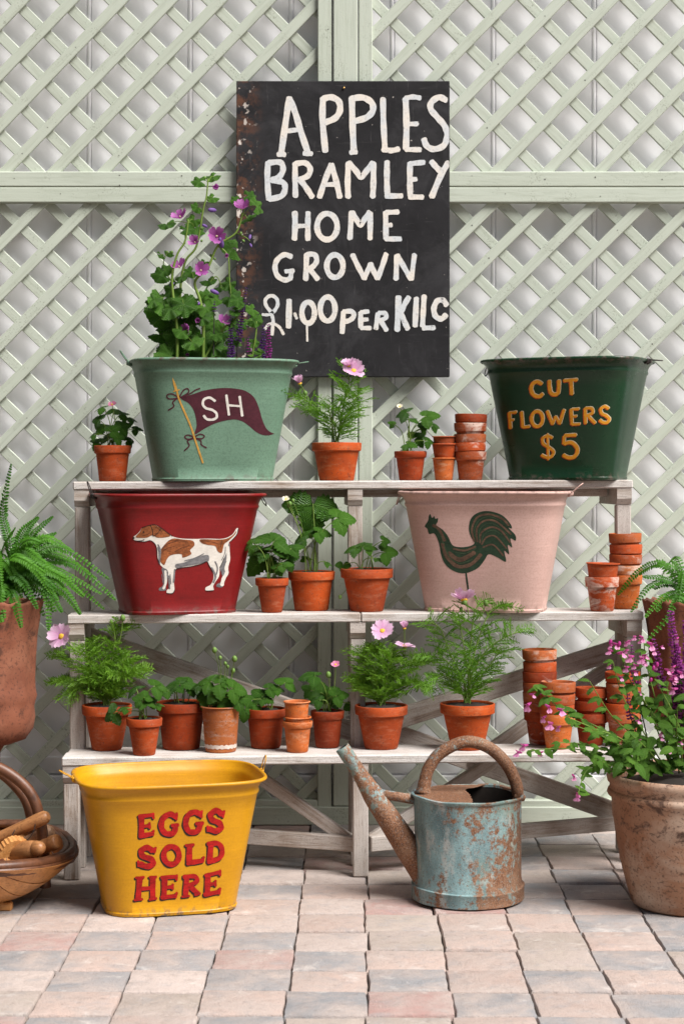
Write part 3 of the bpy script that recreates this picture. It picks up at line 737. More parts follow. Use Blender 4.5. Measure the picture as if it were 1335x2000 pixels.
M['b_yel'] = m_bucket('yellow_bucket_paint', (0.56, 0.27, 0.006), (0.37, 0.155, 0.006), 0.36, 0.2, 0.45)
def shelf_pt(i, px, off):
    d = shelf_d(i, XX(px, 4.5)) + off
    for _ in range(3): x = XX(px, d); d = shelf_d(i, x) + off
    return Vector((x, d, shelf_z(i, x) + .0004))
bk_sage = Bucket('metal_bucket', 'pale sage green metal bucket with a painted maroon pennant, holding mallow', shelf_pt(1, 415, .098), R(12), M['b_sage'], H=.304, at=.210, ab=.148, loops=((-1, 55), (1, 10)))
bk_red = Bucket('metal_bucket', 'dark red metal bucket with a painted brown and white dog', shelf_pt(2, 346, .098), R(18), M['b_red'], H=.293, at=.207, ab=.136, wiremat=M['wire'], loops=((-1, 70), (1, -60)))
bk_dark = Bucket('metal_bucket', 'glossy dark green metal bucket with orange cut flowers price lettering', shelf_pt(1, 1108, .105), R(-24), M['b_dark'], H=.306, at=.208, ab=.141, wiremat=M['wire'], loops=((-1, -70), (1, -5)))
bk_pink = Bucket('metal_bucket', 'pale pink metal bucket with a painted green cockerel', shelf_pt(2, 948, .098), R(-12), M['b_pink'], H=.296, at=.209, ab=.146, loops=((-1, -70), (1, 40)))
YB = Vector((XX(329, 4.03), 4.03, .002))
bk_yel = Bucket('metal_bucket', 'yellow metal bucket with red eggs lettering standing on the paving', YB, R(14), M['b_yel'], H=.291, at=.206, bt=.165, ab=.143, bb=.106, loops=((-1, 30), (1, 75)))

def art_mat(name, col, var=.25, rough=.55):
    n = NT(name); c = n.coord(); a = n.noise(c, 38, 6, 0.7, 0.5); b = n.noise(n.coord((40, 40, 130)), 2.2, 5, 0.7); f = n.noise(c, 210, 3)
    lo = tuple(x * (1 - var * 1.6) for x in col); hi = tuple(min(1, x * (1 + var * 1.3)) for x in col)
    k = n.mix(n.ramp(n.math('ADD', n.math('MULTIPLY', a, 0.55), n.math('MULTIPLY', b, 0.45)), [(0.34, 0.0), (0.66, 1.0)]), lo, hi)
    k = n.mix(n.math('MULTIPLY', n.ramp(f, [(0.34, 1.0), (0.44, 0.0)]), var), k, lo)
    n.base(k); n.rough(rough); n.b.inputs['Specular IOR Level'].default_value = 0.25; return n.m
MA = {'maroon': art_mat('maroon_paint', (0.065, 0.014, 0.022)), 'gold': art_mat('gold_paint', (0.55, 0.30, 0.06)), 'offwhite': art_mat('off_white_paint', (0.66, 0.62, 0.56), .12),
      'orange': art_mat('orange_paint', (0.72, 0.30, 0.02), .15), 'redorange': art_mat('red_orange_paint', (0.55, 0.09, 0.012)), 'palehi': art_mat('pale_highlight_paint', (0.72, 0.62, 0.40)),
      'red': art_mat('red_lettering_paint', (0.36, 0.008, 0.007), .35), 'black': art_mat('black_lettering_paint', (0.022, 0.014, 0.012)),
      'brown': art_mat('brown_paint', (0.25, 0.078, 0.026), .5), 'dbrown': art_mat('dark_brown_paint', (0.10, 0.03, 0.014), .3), 'lgreen': art_mat('bronze_green_paint', (0.05, 0.085, 0.045), .4), 'grey': art_mat('grey_paint', (0.17, 0.165, 0.17), .35), 'green': art_mat('cockerel_green_paint', (0.022, 0.048, 0.026), .3), 'umber': art_mat('umber_paint', (0.125, 0.075, 0.048), .4)}
# --- pennant
c = cv(240, 320, 3.125)
bk_sage.art('painted_pennant', c(('poly', [(355, 1430), (430, 1405), (500, 1382), (600, 1368), (690, 1372), (750, 1387), (800, 1425), (830, 1490), (850, 1560), (875, 1615), (905, 1640), (922, 1646), (890, 1657), (850, 1654), (810, 1634), (770, 1600), (730, 1572), (680, 1560), (620, 1568), (560, 1585), (500, 1615), (440, 1650), (450, 1600), (445, 1550), (430, 1500), (400, 1460)], 26)), MA['maroon'])
bows = c(*[ln(8, *p) for p in (
    [(340, 1425), (300, 1404), (270, 1412), (282, 1434), (340, 1430)], [(345, 1422), (370, 1382), (395, 1372), (400, 1395), (350, 1426)], [(350, 1426), (410, 1402), (440, 1382), (470, 1370)], [(335, 1430), (305, 1455), (312, 1480), (278, 1503)],
    [(435, 1668), (400, 1655), (378, 1665), (395, 1680), (435, 1672)], [(435, 1668), (470, 1650), (497, 1660), (480, 1677), (437, 1672)], [(432, 1675), (395, 1690), (405, 1720), (375, 1750)], [(440, 1675), (475, 1690), (480, 1715), (510, 1732)])])
for sh_ in (bows[:4], bows[4:]): bk_sage.art('painted_bow', sh_, MA['maroon'], .0003)
bk_sage.art('painted_pole', c(ln(11, (330, 1380), (345, 1440), (410, 1590), (440, 1680), (488, 1824)), ('poly', [(302, 1302), (322, 1340), (334, 1378), (318, 1382), (308, 1345)], 20, 1), ln(7, (310, 1388), (345, 1378))), MA['gold'], .0006)
bk_sage.art('lettering', c(ln(15, (562, 1447), (530, 1427), (496, 1437), (488, 1466), (506, 1490), (545, 1502), (570, 1522), (571, 1548), (545, 1561), (512, 1557), (494, 1537)), ln(15, (631, 1412), (647, 1532)), ln(15, (712, 1420), (728, 1538)), ln(13, (643, 1473), (720, 1479))), MA['offwhite'], .0005)
# --- cut flowers
c = cv(920, 660, 3.217)
cut = [c(ln(23, (440, 287), (410, 274), (382, 292), (376, 326), (392, 358), (425, 368), (446, 352)), ln(23, (489, 270), (493, 325), (506, 350), (530, 354), (547, 335), (549, 268)), ln(20, (582, 268), (662, 262)), ln(23, (625, 270), (630, 352))),
       c(ln(20, (239, 470), (246, 566)), ln(16, (242, 470), (282, 465)), ln(15, (246, 518), (264, 514)), ln(20, (316, 466), (323, 558)), ln(17, (326, 560), (364, 556)), ('loop', 413, 508, 35, 48, 21),
         ln(19, (477, 460), (509, 540)), ln(17, (510, 540), (528, 494)), ln(17, (529, 494), (552, 536)), ln(20, (554, 538), (581, 453)), ln(20, (626, 450), (631, 540)), ln(16, (629, 449), (674, 445)), ln(15, (630, 494), (660, 491)), ln(16, (633, 543), (680, 540)),
         ln(20, (713, 445), (716, 535)), ln(18, (716, 442), (754, 442), (760, 470), (722, 488)), ln(19, (732, 490), (775, 534)), ln(19, (858, 442), (835, 430), (812, 446), (818, 474), (848, 490), (864, 512), (848, 531), (822, 529), (806, 516))),
       c(ln(18, (506, 627), (480, 616), (448, 630), (452, 664), (490, 690), (516, 715), (503, 744), (475, 751), (442, 736)), ln(13, (478, 604), (482, 764)), ln(21, (655, 609), (588, 612)), ln(19, (583, 618), (579, 664)), ln(23, (584, 664), (625, 656), (660, 684), (664, 720), (640, 749), (604, 750), (578, 736)))]
for r_ in cut:
    bk_dark.art('lettering_edge', shift(r_, -1.0, .9, .8), MA['redorange'])
    bk_dark.art('lettering_highlight', shift(r_, 1.0, -.9, 0), MA['palehi'], .0002)
    bk_dark.art('lettering', shift(r_, 0, 0, -.6), MA['orange'], .0004)
# --- eggs sold here
c = cv(0, 1450, 2.472)
eggs = [c(ln(27, (684, 362), (684, 452)), ln(20, (672, 357), (740, 349)), ln(17, (690, 405), (718, 401)), ln(23, (676, 452), (738, 440)), ln(12, (740, 342), (742, 366)), ln(12, (722, 388), (724, 414)), ln(12, (742, 425), (738, 448)),
          ln(27, (848, 358), (820, 345), (788, 366), (780, 408), (800, 438), (836, 438), (848, 412)), ln(18, (830, 400), (860, 398)), ln(12, (854, 340), (852, 372)),
          ln(27, (968, 348), (940, 335), (908, 352), (897, 395), (915, 430), (952, 428), (966, 402)), ln(18, (948, 391), (980, 389)), ln(12, (974, 330), (972, 362)),
          ln(28, (1070, 346), (1046, 328), (1018, 345), (1024, 372), (1058, 388), (1066, 412), (1042, 427), (1010, 416)), ln(12, (1082, 330), (1076, 360)), ln(12, (1002, 404), (1004, 428))),
        c(ln(28, (738, 522), (710, 507), (684, 522), (690, 548), (732, 564), (738, 588), (710, 598), (676, 586)), ln(12, (752, 506), (746, 532)), ln(12, (668, 572), (670, 598)), ('loop', 828, 545, 37, 43, 27),
          ln(28, (916, 500), (913, 574)), ln(14, (897, 497), (936, 493)), ln(24, (906, 582), (976, 570)), ln(13, (984, 552), (978, 576)), ln(27, (1019, 490), (1012, 572)), ln(24, (1005, 489), (1052, 487), (1072, 518), (1060, 556), (1006, 576))),
        c(ln(27, (676, 655), (668, 752)), ln(27, (738, 654), (738, 750)), ln(19, (676, 706), (736, 702)), ln(12, (656, 653), (696, 650)), ln(12, (722, 650), (756, 648)), ln(12, (650, 760), (688, 756)), ln(12, (722, 758), (756, 752)),
          ln(27, (796, 656), (792, 744)), ln(19, (780, 652), (848, 647)), ln(17, (798, 700), (828, 696)), ln(21, (782, 748), (846, 740)), ln(12, (854, 640), (852, 664)), ln(12, (834, 684), (834, 708)), ln(12, (854, 724), (848, 748)),
          ln(26, (902, 650), (896, 734)), ln(22, (888, 649), (940, 646), (950, 670), (908, 692)), ln(25, (918, 694), (954, 728)), ln(12, (880, 744), (914, 740)), ln(12, (942, 736), (966, 728)),
          ln(27, (1004, 642), (1001, 726)), ln(19, (992, 642), (1056, 626)), ln(17, (1006, 686), (1034, 680)), ln(22, (988, 734), (1056, 720)), ln(12, (1062, 616), (1062, 642)), ln(12, (1040, 666), (1040, 692)), ln(12, (1062, 702), (1058, 730)))]
for r_ in eggs:
    bk_yel.art('lettering_shadow', shift(r_, -2.2, 2.4, .6), MA['black'])
    bk_yel.art('lettering', r_, MA['red'], .0003)
# --- dog
c = cv(140, 920, 3.179)
body = [(382, 418), (388, 405), (405, 393), (425, 372), (437, 352), (465, 342), (490, 335), (512, 333), (550, 350), (590, 380), (625, 405), (680, 418), (760, 421), (850, 419), (920, 421), (965, 412), (1000, 390), (1022, 356), (1033, 358), (1025, 390), (990, 430), (975, 445), (962, 500), (945, 540), (930, 575), (918, 600), (915, 650), (890, 690), (878, 715), (880, 740), (835, 742), (832, 722), (862, 705), (880, 665), (875, 625), (850, 580), (838, 560), (800, 575), (740, 590), (690, 597), (650, 605), (640, 640), (635, 690), (638, 740), (625, 757), (592, 757), (592, 738), (605, 725), (600, 690), (597, 620), (570, 600), (545, 575), (533, 540), (530, 490), (520, 455), (490, 430), (450, 437), (400, 432)]
legf = [(560, 600), (600, 610), (595, 680), (585, 720), (585, 740), (545, 742), (545, 725), (565, 712), (570, 660)]
legh = [(960, 450), (980, 450), (978, 520), (965, 590), (973, 628), (950, 665), (938, 718), (900, 718), (902, 702), (925, 688), (935, 650), (918, 600), (930, 560), (955, 500)]
bk_red.art('painted_leg', c(('poly', legf, 30)), MA['grey'])
bk_red.art('painted_leg', c(('poly', legh, 30)), MA['grey'])
bk_red.art('painted_dog', c(('poly', body, 30), ln(22, (966, 470), (972, 540), (960, 600), (962, 632), (942, 668), (932, 708)), ln(14, (582, 620), (584, 690), (570, 730))), MA['offwhite'], .0003)
bk_red.art('painted_markings', c(('poly', [(437, 352), (465, 342), (495, 336), (512, 334), (550, 351), (590, 381), (612, 402), (575, 412), (530, 412), (500, 398), (470, 412), (430, 414), (398, 408), (425, 376)], 22), ('poly', [(620, 420), (690, 424), (750, 432), (762, 460), (735, 490), (742, 515), (690, 537), (680, 515), (620, 520), (592, 545), (575, 582), (550, 560), (540, 520), (565, 470)], 22),
    ('poly', [(800, 423), (900, 425), (960, 419), (1000, 396), (1020, 370), (1014, 392), (975, 430), (945, 455), (932, 505), (905, 497), (890, 465), (840, 457), (805, 445)], 22)), MA['brown'], .0007)
bk_red.art('painted_shading', c(('poly', [(645, 578), (700, 566), (780, 532), (845, 520), (852, 552), (838, 560), (780, 577), (700, 591), (652, 602)], 22), ln(9, (640, 610), (632, 690)), ln(12, (868, 600), (892, 650), (880, 690)), ln(10, (538, 470), (546, 520), (544, 570)), ln(9, (604, 650), (608, 730))), MA['grey'], .0009)
for sh_ in c(*[ln(w_, *p) for w_, p in ((4, [(560, 480), (600, 450), (650, 436)]), (3, [(556, 510), (590, 480), (640, 466)]), (4, [(640, 500), (680, 478), (730, 462)]), (3, [(820, 432), (870, 440), (910, 452)]), (4, [(930, 432), (925, 470)]), (3, [(520, 345), (545, 362), (560, 380)]), (3, [(440, 400), (470, 392), (490, 380)]), (3, [(600, 432), (660, 430), (720, 440)]))]):
    bk_red.art('painted_stroke', [sh_], MA['dbrown'], .0010)
for sh_ in c(*[ln(w_, *p) for w_, p in ((7, [(536, 455), (552, 490), (548, 540)]), (5, [(612, 640), (616, 700)]), (7, [(890, 560), (905, 600), (898, 640)]), (5, [(700, 556), (760, 540), (820, 512)]), (4, [(954, 470), (950, 510), (930, 552)]), (5, [(930, 640), (940, 600), (958, 560)]), (4, [(560, 640), (566, 690)]))]):
    bk_red.art('painted_stroke', [sh_], MA['grey'], .0010)
for sh_ in c(*[ln(4, *p) for p in ([(490, 335), (503, 372), (506, 402), (530, 388), (556, 354)], [(437, 352), (466, 341), (512, 332), (550, 349), (590, 379), (625, 404)], [(400, 433), (450, 438), (490, 431), (520, 455), (530, 492), (533, 540), (548, 578)], [(640, 612), (690, 599), (740, 592), (800, 577), (838, 561), (852, 583), (876, 626)], [(918, 598), (932, 572), (946, 538)], [(592, 758), (626, 758), (638, 741)], [(834, 743), (880, 741)], [(1033, 358), (1024, 392), (990, 431)])], ln(11, (383, 417), (389, 413)), ln(9, (445, 378), (450, 378)), ln(4, (392, 432), (430, 432), (452, 424))):
    bk_red.art('painted_outline', [sh_], MA['black'], .0011)
# --- cockerel
c = cv(760, 920, 2.322)
cock = [(160, 250), (175, 225), (178, 205), (185, 195), (193, 212), (203, 204), (208, 216), (220, 214), (218, 232), (212, 245), (240, 265), (265, 295), (285, 335), (320, 345), (365, 340), (385, 325), (370, 300), (360, 265), (365, 225), (385, 198), (420, 183), (460, 183), (510, 200), (545, 235), (555, 260), (540, 258), (570, 290), (571, 316), (548, 306), (556, 346), (536, 335), (542, 378), (520, 362), (528, 411), (490, 392), (450, 377), (430, 405), (400, 440), (350, 462), (310, 460), (270, 440), (245, 410), (232, 370), (225, 330), (205, 285), (180, 285), (172, 262)]
bk_pink.art('painted_cockerel', c(('poly', cock, 18), ln(8, (346, 458), (358, 548))), MA['green'])
bk_pink.art('painted_feathers', c(*[ln(w, *p, ) for w, p in ((9, [(384, 318), (374, 262), (398, 210), (450, 196), (510, 216), (540, 246)]), (8, [(398, 320), (396, 262), (428, 226), (482, 228), (550, 286)]), (8, [(410, 325), (416, 280), (460, 254), (505, 270), (546, 322)]), (7, [(418, 332), (440, 300), (480, 296), (530, 350)]), (7, [(424, 346), (470, 334), (516, 384)]),
    (16, [(240, 330), (262, 390), (310, 432), (370, 422), (414, 378)]), (13, [(198, 245), (226, 266), (250, 315)]), (20, [(268, 372), (320, 402), (384, 370)]), (9, [(290, 352), (340, 360), (390, 342)]))]), MA['umber'], .0003)
for sh_ in c(*[ln(w_, *p) for w_, p in ((5, [(250, 340), (275, 392), (320, 418), (376, 400)]), (4, [(300, 368), (345, 372), (392, 350)]), (4, [(210, 258), (232, 290), (244, 330)]), (3, [(390, 300), (386, 260), (408, 222), (452, 206), (505, 226)]), (3, [(408, 312), (408, 268), (438, 240), (482, 244), (535, 288)]), (3, [(418, 322), (430, 286), (470, 268), (510, 288)]))]):
    bk_pink.art('painted_stroke', [sh_], MA['lgreen'], .0006)

# ================================================================== POTS
_pots = {}
def pot_profile(Rt, Rb, H, lip, lipo=.0035, th=.0045):
    rl = Rb + (Rt - lipo - Rb) * (H - lip) / H
    p = [(0, .001), (Rb * .22, .001), (Rb - .002, 0), (Rb, .002)]
    for k in range(1, 5): p.append((Rb + (rl - Rb) * k / 4 * .995, .002 + (H - lip - .003) * k / 4))
    if lip > 0: p += [(rl + lipo * .6, H - lip - .0008), (Rt - .0012, H - lip + .0015)]
    p += [(Rt, H - .0022), (Rt - .0012, H - .0004), (Rt - .0028, H), (Rt - th, H - .0012), (Rt - th - .0008, H - .004)]
    p += [(max(Rb - th, .004) + (Rt - th - Rb + th) * .5, H * .5), (Rb - th, th + .003), (0, th + .003)]
    return p
def pot_mesh(Rt, Rb, H, lip):
    key = (round(Rt, 4), round(Rb, 4), round(H, 4), round(lip, 4))
    if key not in _pots:
        vs, fs = lathe(pot_profile(Rt, Rb, H, lip), 44, wob=.004)
        me = bpy.data.meshes.new('pot'); me.from_pydata([tuple(v) for v in vs], [], fs); me.materials.append(M['terra'])
        me.polygons.foreach_set('use_smooth', [True] * len(me.polygons)); me.set_sharp_from_angle(angle=R(40))
        _pots[key] = me
    return _pots[key]
def soil_mesh(r, z):
    vs, fs = [], []; n = 7; seg = 24
    vs.append((0, 0, z + r * .12))
    for i in range(1, n + 1):
        for k in range(seg):
            a = 2 * PI * k / seg; rr = r * i / n
            vs.append((rr * math.cos(a), rr * math.sin(a), z + r * .12 * (1 - (i / n) ** 2) + rnd.uniform(-.0022, .0030)))
    for k in range(seg): fs.append((0, 1 + k, 1 + (k + 1) % seg))
    for i in range(n - 1):
        for k in range(seg): fs.append((1 + i * seg + k, 1 + (i + 1) * seg + k, 1 + (i + 1) * seg + (k + 1) % seg, 1 + i * seg + (k + 1) % seg))
    return vs, fs

# ================================================================== LEAVES AND FLOWERS (shared meshes)
def mesh_of(name, vs, fs, mat, uvs=None, smooth=True):
    me = bpy.data.meshes.new(name); me.from_pydata([tuple(v) for v in vs], [], fs); me.materials.append(mat)
    if smooth: me.polygons.foreach_set('use_smooth', [True] * len(me.polygons))
    if uvs:
        ul = me.uv_layers.new(name='UVMap'); lv = [0] * len(me.loops); me.loops.foreach_get('vertex_index', lv)
        flat = []
        for i in lv: flat += uvs[i]
        ul.data.foreach_set('uv', flat)
    return me
def leaflet(vs, fs, uv, base, ang, L, Wd, q, fold=.25, droop=.25, serr=.14, n=11):
    """serrated leaflet from base in direction ang (in XY), normal +Z"""
    ca, sa = math.cos(ang), math.sin(ang); s = len(vs)
    tw = q.uniform(-.15, .15)
    for i in range(n + 1):
        t = i / n; w = Wd * max(0, math.sin(PI * min(1, t ** .82 * .97 + .03))) ** .72
        if i in (0, n): w = Wd * .05
        w2 = w * (1 + (serr if i % 2 else -serr))
        zm = -droop * L * t * t
        for u in (-1, -.5, 0, .5, 1):
            x = t * L - abs(u) * w * .10 + (serr * .35 * L if abs(u) == 1 and i % 2 == 0 and i < n else 0) * .5; y = u * w2
            z = zm + abs(u) * w * fold - (u * u) * w * fold * .9 + u * tw * w + (.035 * L * math.sin(i * PI) if 0 else 0)
            z += .018 * L * math.cos(i * PI) * abs(u)
            vs.append((base[0] + x * ca - y * sa, base[1] + x * sa + y * ca, z)); uv.append((u, t))
    for i in range(n):
        for k in range(4): fs.append((s + i * 5 + k, s + i * 5 + k + 1, s + (i + 1) * 5 + k + 1, s + (i + 1) * 5 + k))
def straw_leaf(i):
    q = random.Random(100 + i); vs, fs, uv = [], [], []
    leaflet(vs, fs, uv, (0, .02), PI / 2, .62, .27, q, .35, .2 + .2 * q.random())
    leaflet(vs, fs, uv, (.01, 0), PI / 2 - R(q.uniform(72, 95)), .56, .255, q, .35, .2 + .25 * q.random())
    leaflet(vs, fs, uv, (-.01, 0), PI / 2 + R(q.uniform(72, 95)), .56, .255, q, .35, .2 + .25 * q.random())
    return mesh_of('leaf', vs, fs, M['leaf_s'], uv)
SLEAF = [straw_leaf(i) for i in range(5)]
def mallow_leaf(i):                      # rounded, lobed, toothed, pleated; stalk at origin, blade towards +Y
    q = random.Random(200 + i); vs, fs, uv = [], [], []; n = 40
    vs.append((0, 0, 0)); uv.append((0, 0))
    for ring, rr in enumerate((.35, .7, 1.0)):
        for k in range(n + 1):
            a = R(-65) + R(310) * k / n; lob = math.cos((k / n - .5) * 5 * 2 * PI)
            r = (.45 + .050 * lob) * (1 + (.045 if k % 2 else -.03)) * rr * (1 - .12 * abs(k / n - .5))
            z = (.05 * lob - .08) * rr * rr + q.uniform(-.012, .012)
            vs.append((r * math.cos(a), r * math.sin(a) + .03, z + .05)); uv.append((((k / n * 5) % 1 - .5) * 1.2, rr))
    for k in range(n): fs.append((0, 1 + k, 2 + k))
    for ring in range(2):
        o_ = 1 + ring * (n + 1)
        for k in range(n): fs.append((o_ + k, o_ + n + 1 + k, o_ + n + 2 + k, o_ + k + 1))
    return mesh_of('leaf', vs, fs, M['leaf_m'], uv)
MLEAF = [mallow_leaf(i) for i in range(4)]
def simple_leaf(i, mat, wd=.3, name='leaf'):
    q = random.Random(300 + i); vs, fs, uv = [], [], []
    leaflet(vs, fs, uv, (0, 0), PI / 2, 1.0, wd, q, .35, .25 + .2 * q.random(), .06, 10)
    return mesh_of(name, vs, fs, mat, uv)
VLEAF = [simple_leaf(i, M['leaf_v'], .30) for i in range(4)]
def petal_mesh(mat, L, W, notch=True, cup=.1, name='petal', n=6):
    vs, fs, uv = [], [], []
    us = (-1, -.6, -.2, .2, .6, 1)
    for i in range(n + 1):
        t = i / n; w = W * (math.sin(PI * .5 * min(1, t * 1.25 + .08)) ** 1.1) * (1 if t < .8 else 1 - (t - .8) * .9)
        for j, u in enumerate(us):
            y = t * L
            if i == n: y += (.05 if j in (1, 4) else (-.04 if j in (2, 3) else -.10)) * L if notch else -abs(u) * .14 * L
            z = cup * L * t * t + .06 * W * (1 if j % 2 else -1) * t + .15 * W * u * u * t
            vs.append((u * w, y, z)); uv.append((u, t))
    m = len(us)
    for i in range(n):
        for k in range(m - 1): fs.append((i * m + k, i * m + k + 1, (i + 1) * m + k + 1, (i + 1) * m + k))
    return mesh_of(name, vs, fs, mat, uv)
PET = {'cosmos': [petal_mesh(M['pink'], 1.0, .36, True, c) for c in (-.1, .1, .25)], 'mallow': [petal_mesh(M['mauve'], 1.0, .40, True, c) for c in (.15, .3, .45)],
       'hot': [petal_mesh(M['hot'], 1.0, .45, False, .15)], 'cream': [petal_mesh(M['cream'], 1.0, .48, False, .15)]}
def ball_mesh(name, mat, sx=1, sy=1, sz=1, rough=.1):
    bm = bmesh.new(); bmesh.ops.create_icosphere(bm, subdivisions=2, radius=.5)
    q = random.Random(5)
    for v in bm.verts: v.co = Vector((v.co.x * sx, v.co.y * sy, v.co.z * sz)) * (1 + q.uniform(-rough, rough))
    me = bpy.data.meshes.new(name); bm.to_mesh(me); bm.free(); me.materials.append(mat)
    me.polygons.foreach_set('use_smooth', [True] * len(me.polygons)); return me
CENTRE = ball_mesh('flower', M['yellow'], 1, 1, .5); BUD = ball_mesh('bud', M['bud'], .8, .8, 1.1, .04); MCEN = ball_mesh('flower', M['cream'], .7, .7, 1.3)
VBUD = ball_mesh('flower_bud', M['violet'], .6, .6, 1.4, .03); PBUD = ball_mesh('flower_bud', M['sal_pink'], .7, .7, 1.2, .05)
def frame(pos, ydir, nrm, size):
    n = Vector(nrm).normalized(); y = Vector(ydir); y = (y - n * y.dot(n))
    if y.length < 1e-4: y = n.orthogonal()
    y.normalize(); x = y.cross(n)
    m = Matrix((x, y, n)).transposed().to_4x4() @ Matrix.Diagonal((size, size, size, 1)); m.translation = pos
    return m
def put(name, me, root, m):
    o = ob(name, me, root); o.matrix_basis = Matrix.Translation(-root.location) @ m; return o
def stalk(root, pts, r0, r1, mat, name='stalk', n=5, sides=5):
    pp = catmull(pts, n); k = len(pp)
    vs, fs = tube(rel(pp, root.location), [r0 + (r1 - r0) * i / (k - 1) for i in range(k)], sides)
    return mk(name, vs, fs, mat, root, True)
def flower(root, pos, nrm, size, kind, npet, centre, cs=.22, open_=0.0, name='flower', q=rnd):
    """flower head: the centre is the part, its petals are sub-parts"""
    n = Vector(nrm).normalized(); ref = n.orthogonal().normalized(); w = n.cross(ref)
    c = ob(name, centre, root); mc = frame(pos, ref, n, size * cs); c.matrix_basis = Matrix.Translation(-root.location) @ mc
    mci = (Matrix.Translation(-root.location) @ mc).inverted()
    a0 = q.uniform(0, 6)
    for k in range(npet):
        a = a0 + 2 * PI * k / npet + q.uniform(-.08, .08); d = ref * math.cos(a) + w * math.sin(a)
        op = open_ + q.uniform(-.1, .12)
        y = (d * math.cos(op) + n * math.sin(op)); nn = (n * math.cos(op) - d * math.sin(op))
        m = frame(Vector(pos) + d * size * .03, y, nn, size * .5 * q.uniform(.92, 1.06))
        p = ob('petal', q.choice(PET[kind]), c); p.matrix_basis = mci @ Matrix.Translation(-root.location) @ m
    return c
def sepal_cup(root, pos, nrm, size):
    m = frame(pos, Vector((1, .2, .1)), nrm, size); return put('bud', BUD, root, m)

# ================================================================== POTTED THINGS
def place(i, cx, base_y, wb, base=None):
    """centre of a pot whose base front shows at row base_y on shelf i"""
    z = shelf_z(i, 0)
    if i == 1: off = .072
    else:
        d = depth_on(base_y - 1.0, z); rb = wb / 2 * d / F
        off = d + rb - shelf_d(i, XX(cx, d))
        off = min(max(off, rb + .003), SD - rb + .012)
    return shelf_pt(i, cx, off)
def potted(name, label, cat, i, cx, rim_y, wt, base_y, wb, lip=.22, tint=(1, 1, 1), eff=0.0, fill=.86, group=None):
    L = place(i, cx, base_y, wb); s = F / L.y
    H = (base_y - rim_y) / s * 1.0; Rt, Rb = wt / 2 / s, wb / 2 / s
    root = thing(name, label, cat, L, 0, group)
    p = ob('pot', pot_mesh(Rt, Rb, H, lip * H), root); p.color = (*tint, eff); p.rotation_euler.z = rnd.uniform(0, 6)
    vs, fs = soil_mesh(Rt * .90 - .003, H * .93)
    mk('soil', vs, fs, M['soil'], root, True)
    root_top = L + Vector((0, 0, H * .93 + .004))
    return root, root_top, Rt
def strawberry(root, top, Rt, leaves, flowers=(), buds=(), seed=1):
    q = random.Random(seed); d0 = root.location.y
    for lf in leaves:
        px, py, sz = lf[:3]; tilt = lf[3] if len(lf) > 3 else q.uniform(.25, .7); phi = lf[4] if len(lf) > 4 else None
        dd = d0 + q.uniform(-.035, .03) - (.02 if py > 1120 and sz > 50 else 0); c = P(px, py, dd); size = sz * dd / F * 1.12
        n = Vector((q.uniform(-.3, .3), -tilt, 1 - tilt * .8)).normalized()
        out = Vector((c.x - top.x, (dd - d0) * .6, .02)); 
        if phi is not None: out = Vector((math.cos(R(phi)), -.1, math.sin(R(phi))))
        if out.length < .01: out = Vector((q.uniform(-1, 1), -.5, 0))
        out.normalize(); n = (n + out * .15).normalized()
        m = frame(c, out, n, size); m.translation = c - (m.to_3x3() @ Vector((0, .16, 0)))
        a = m.translation.copy(); put('leaf', q.choice(SLEAF), root, m)
        b = top + Vector((q.uniform(-.3, .3) * Rt, q.uniform(-.3, .1) * Rt, -.003))
        mid = b.lerp(a, .55) + Vector((0, 0, .012)) - Vector(((a.x - b.x) * .25, 0, 0))
        stalk(root, [b, mid, a + Vector((0, 0, .001))], .0013, .0010, M['stem'])
    for (px, py, sz, kind) in flowers:
        dd = d0 - .01; c = P(px, py, dd); b = top + Vector((q.uniform(-.15, .15) * Rt, 0, 0))
        stalk(root, [b, b.lerp(c, .5) + Vector((.006, 0, .004)), c], .0012, .0009, M['stem'])
        flower(root, c, (q.uniform(-.3, .3), -.7, .8), sz * dd / F, kind, 5, CENTRE, .3, .15, q=q)
    for (px, py, sz) in buds:
        dd = d0 - .01 + q.uniform(-.01, .01); c = P(px, py, dd); b = top + Vector((q.uniform(-.2, .2) * Rt, 0, 0))
        stalk(root, [b, b.lerp(c, .6) + Vector((.004, 0, .006)), c], .0010, .0007, M['stem'])
        sepal_cup(root, c, (0, -.3, 1), sz * dd / F)
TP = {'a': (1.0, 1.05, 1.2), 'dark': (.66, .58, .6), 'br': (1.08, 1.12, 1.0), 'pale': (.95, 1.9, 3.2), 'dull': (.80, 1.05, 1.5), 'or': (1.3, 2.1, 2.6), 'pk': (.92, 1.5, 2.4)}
# shelf 1
r, t, R_ = potted('potted_strawberry', 'strawberry plant with one pink flower in a terracotta pot beside the sage bucket', 'potted plant', 1, 220, 870, 73, 940, 52, tint=TP['a'])
strawberry(r, t, R_, [(197, 797, 30), (224, 801, 30), (240, 808, 32), (190, 820, 30), (256, 818, 30), (200, 834, 32), (222, 838, 34), (241, 832, 34), (268, 838, 24), (190, 862, 32, .6), (252, 860, 28), (212, 852, 34), (232, 852, 30), (181, 850, 22)], [(219, 790, 17, 'hot')], seed=3)
r, t, R_ = potted('potted_strawberry', 'small strawberry plant with a pale flower in a pot next to the stacked pots', 'potted plant', 1, 801, 882, 64, 939, 44, tint=TP['dark'])
strawberry(r, t, R_, [(787, 806, 38, .5), (803, 818, 30), (838, 812, 42, .6), (826, 826, 34), (848, 832, 26), (816, 852, 36, .7), (765, 827, 18), (838, 862, 26), (800, 868, 30), (826, 836, 22), (790, 870, 18)], [(780, 794, 13, 'cream')], seed=4)
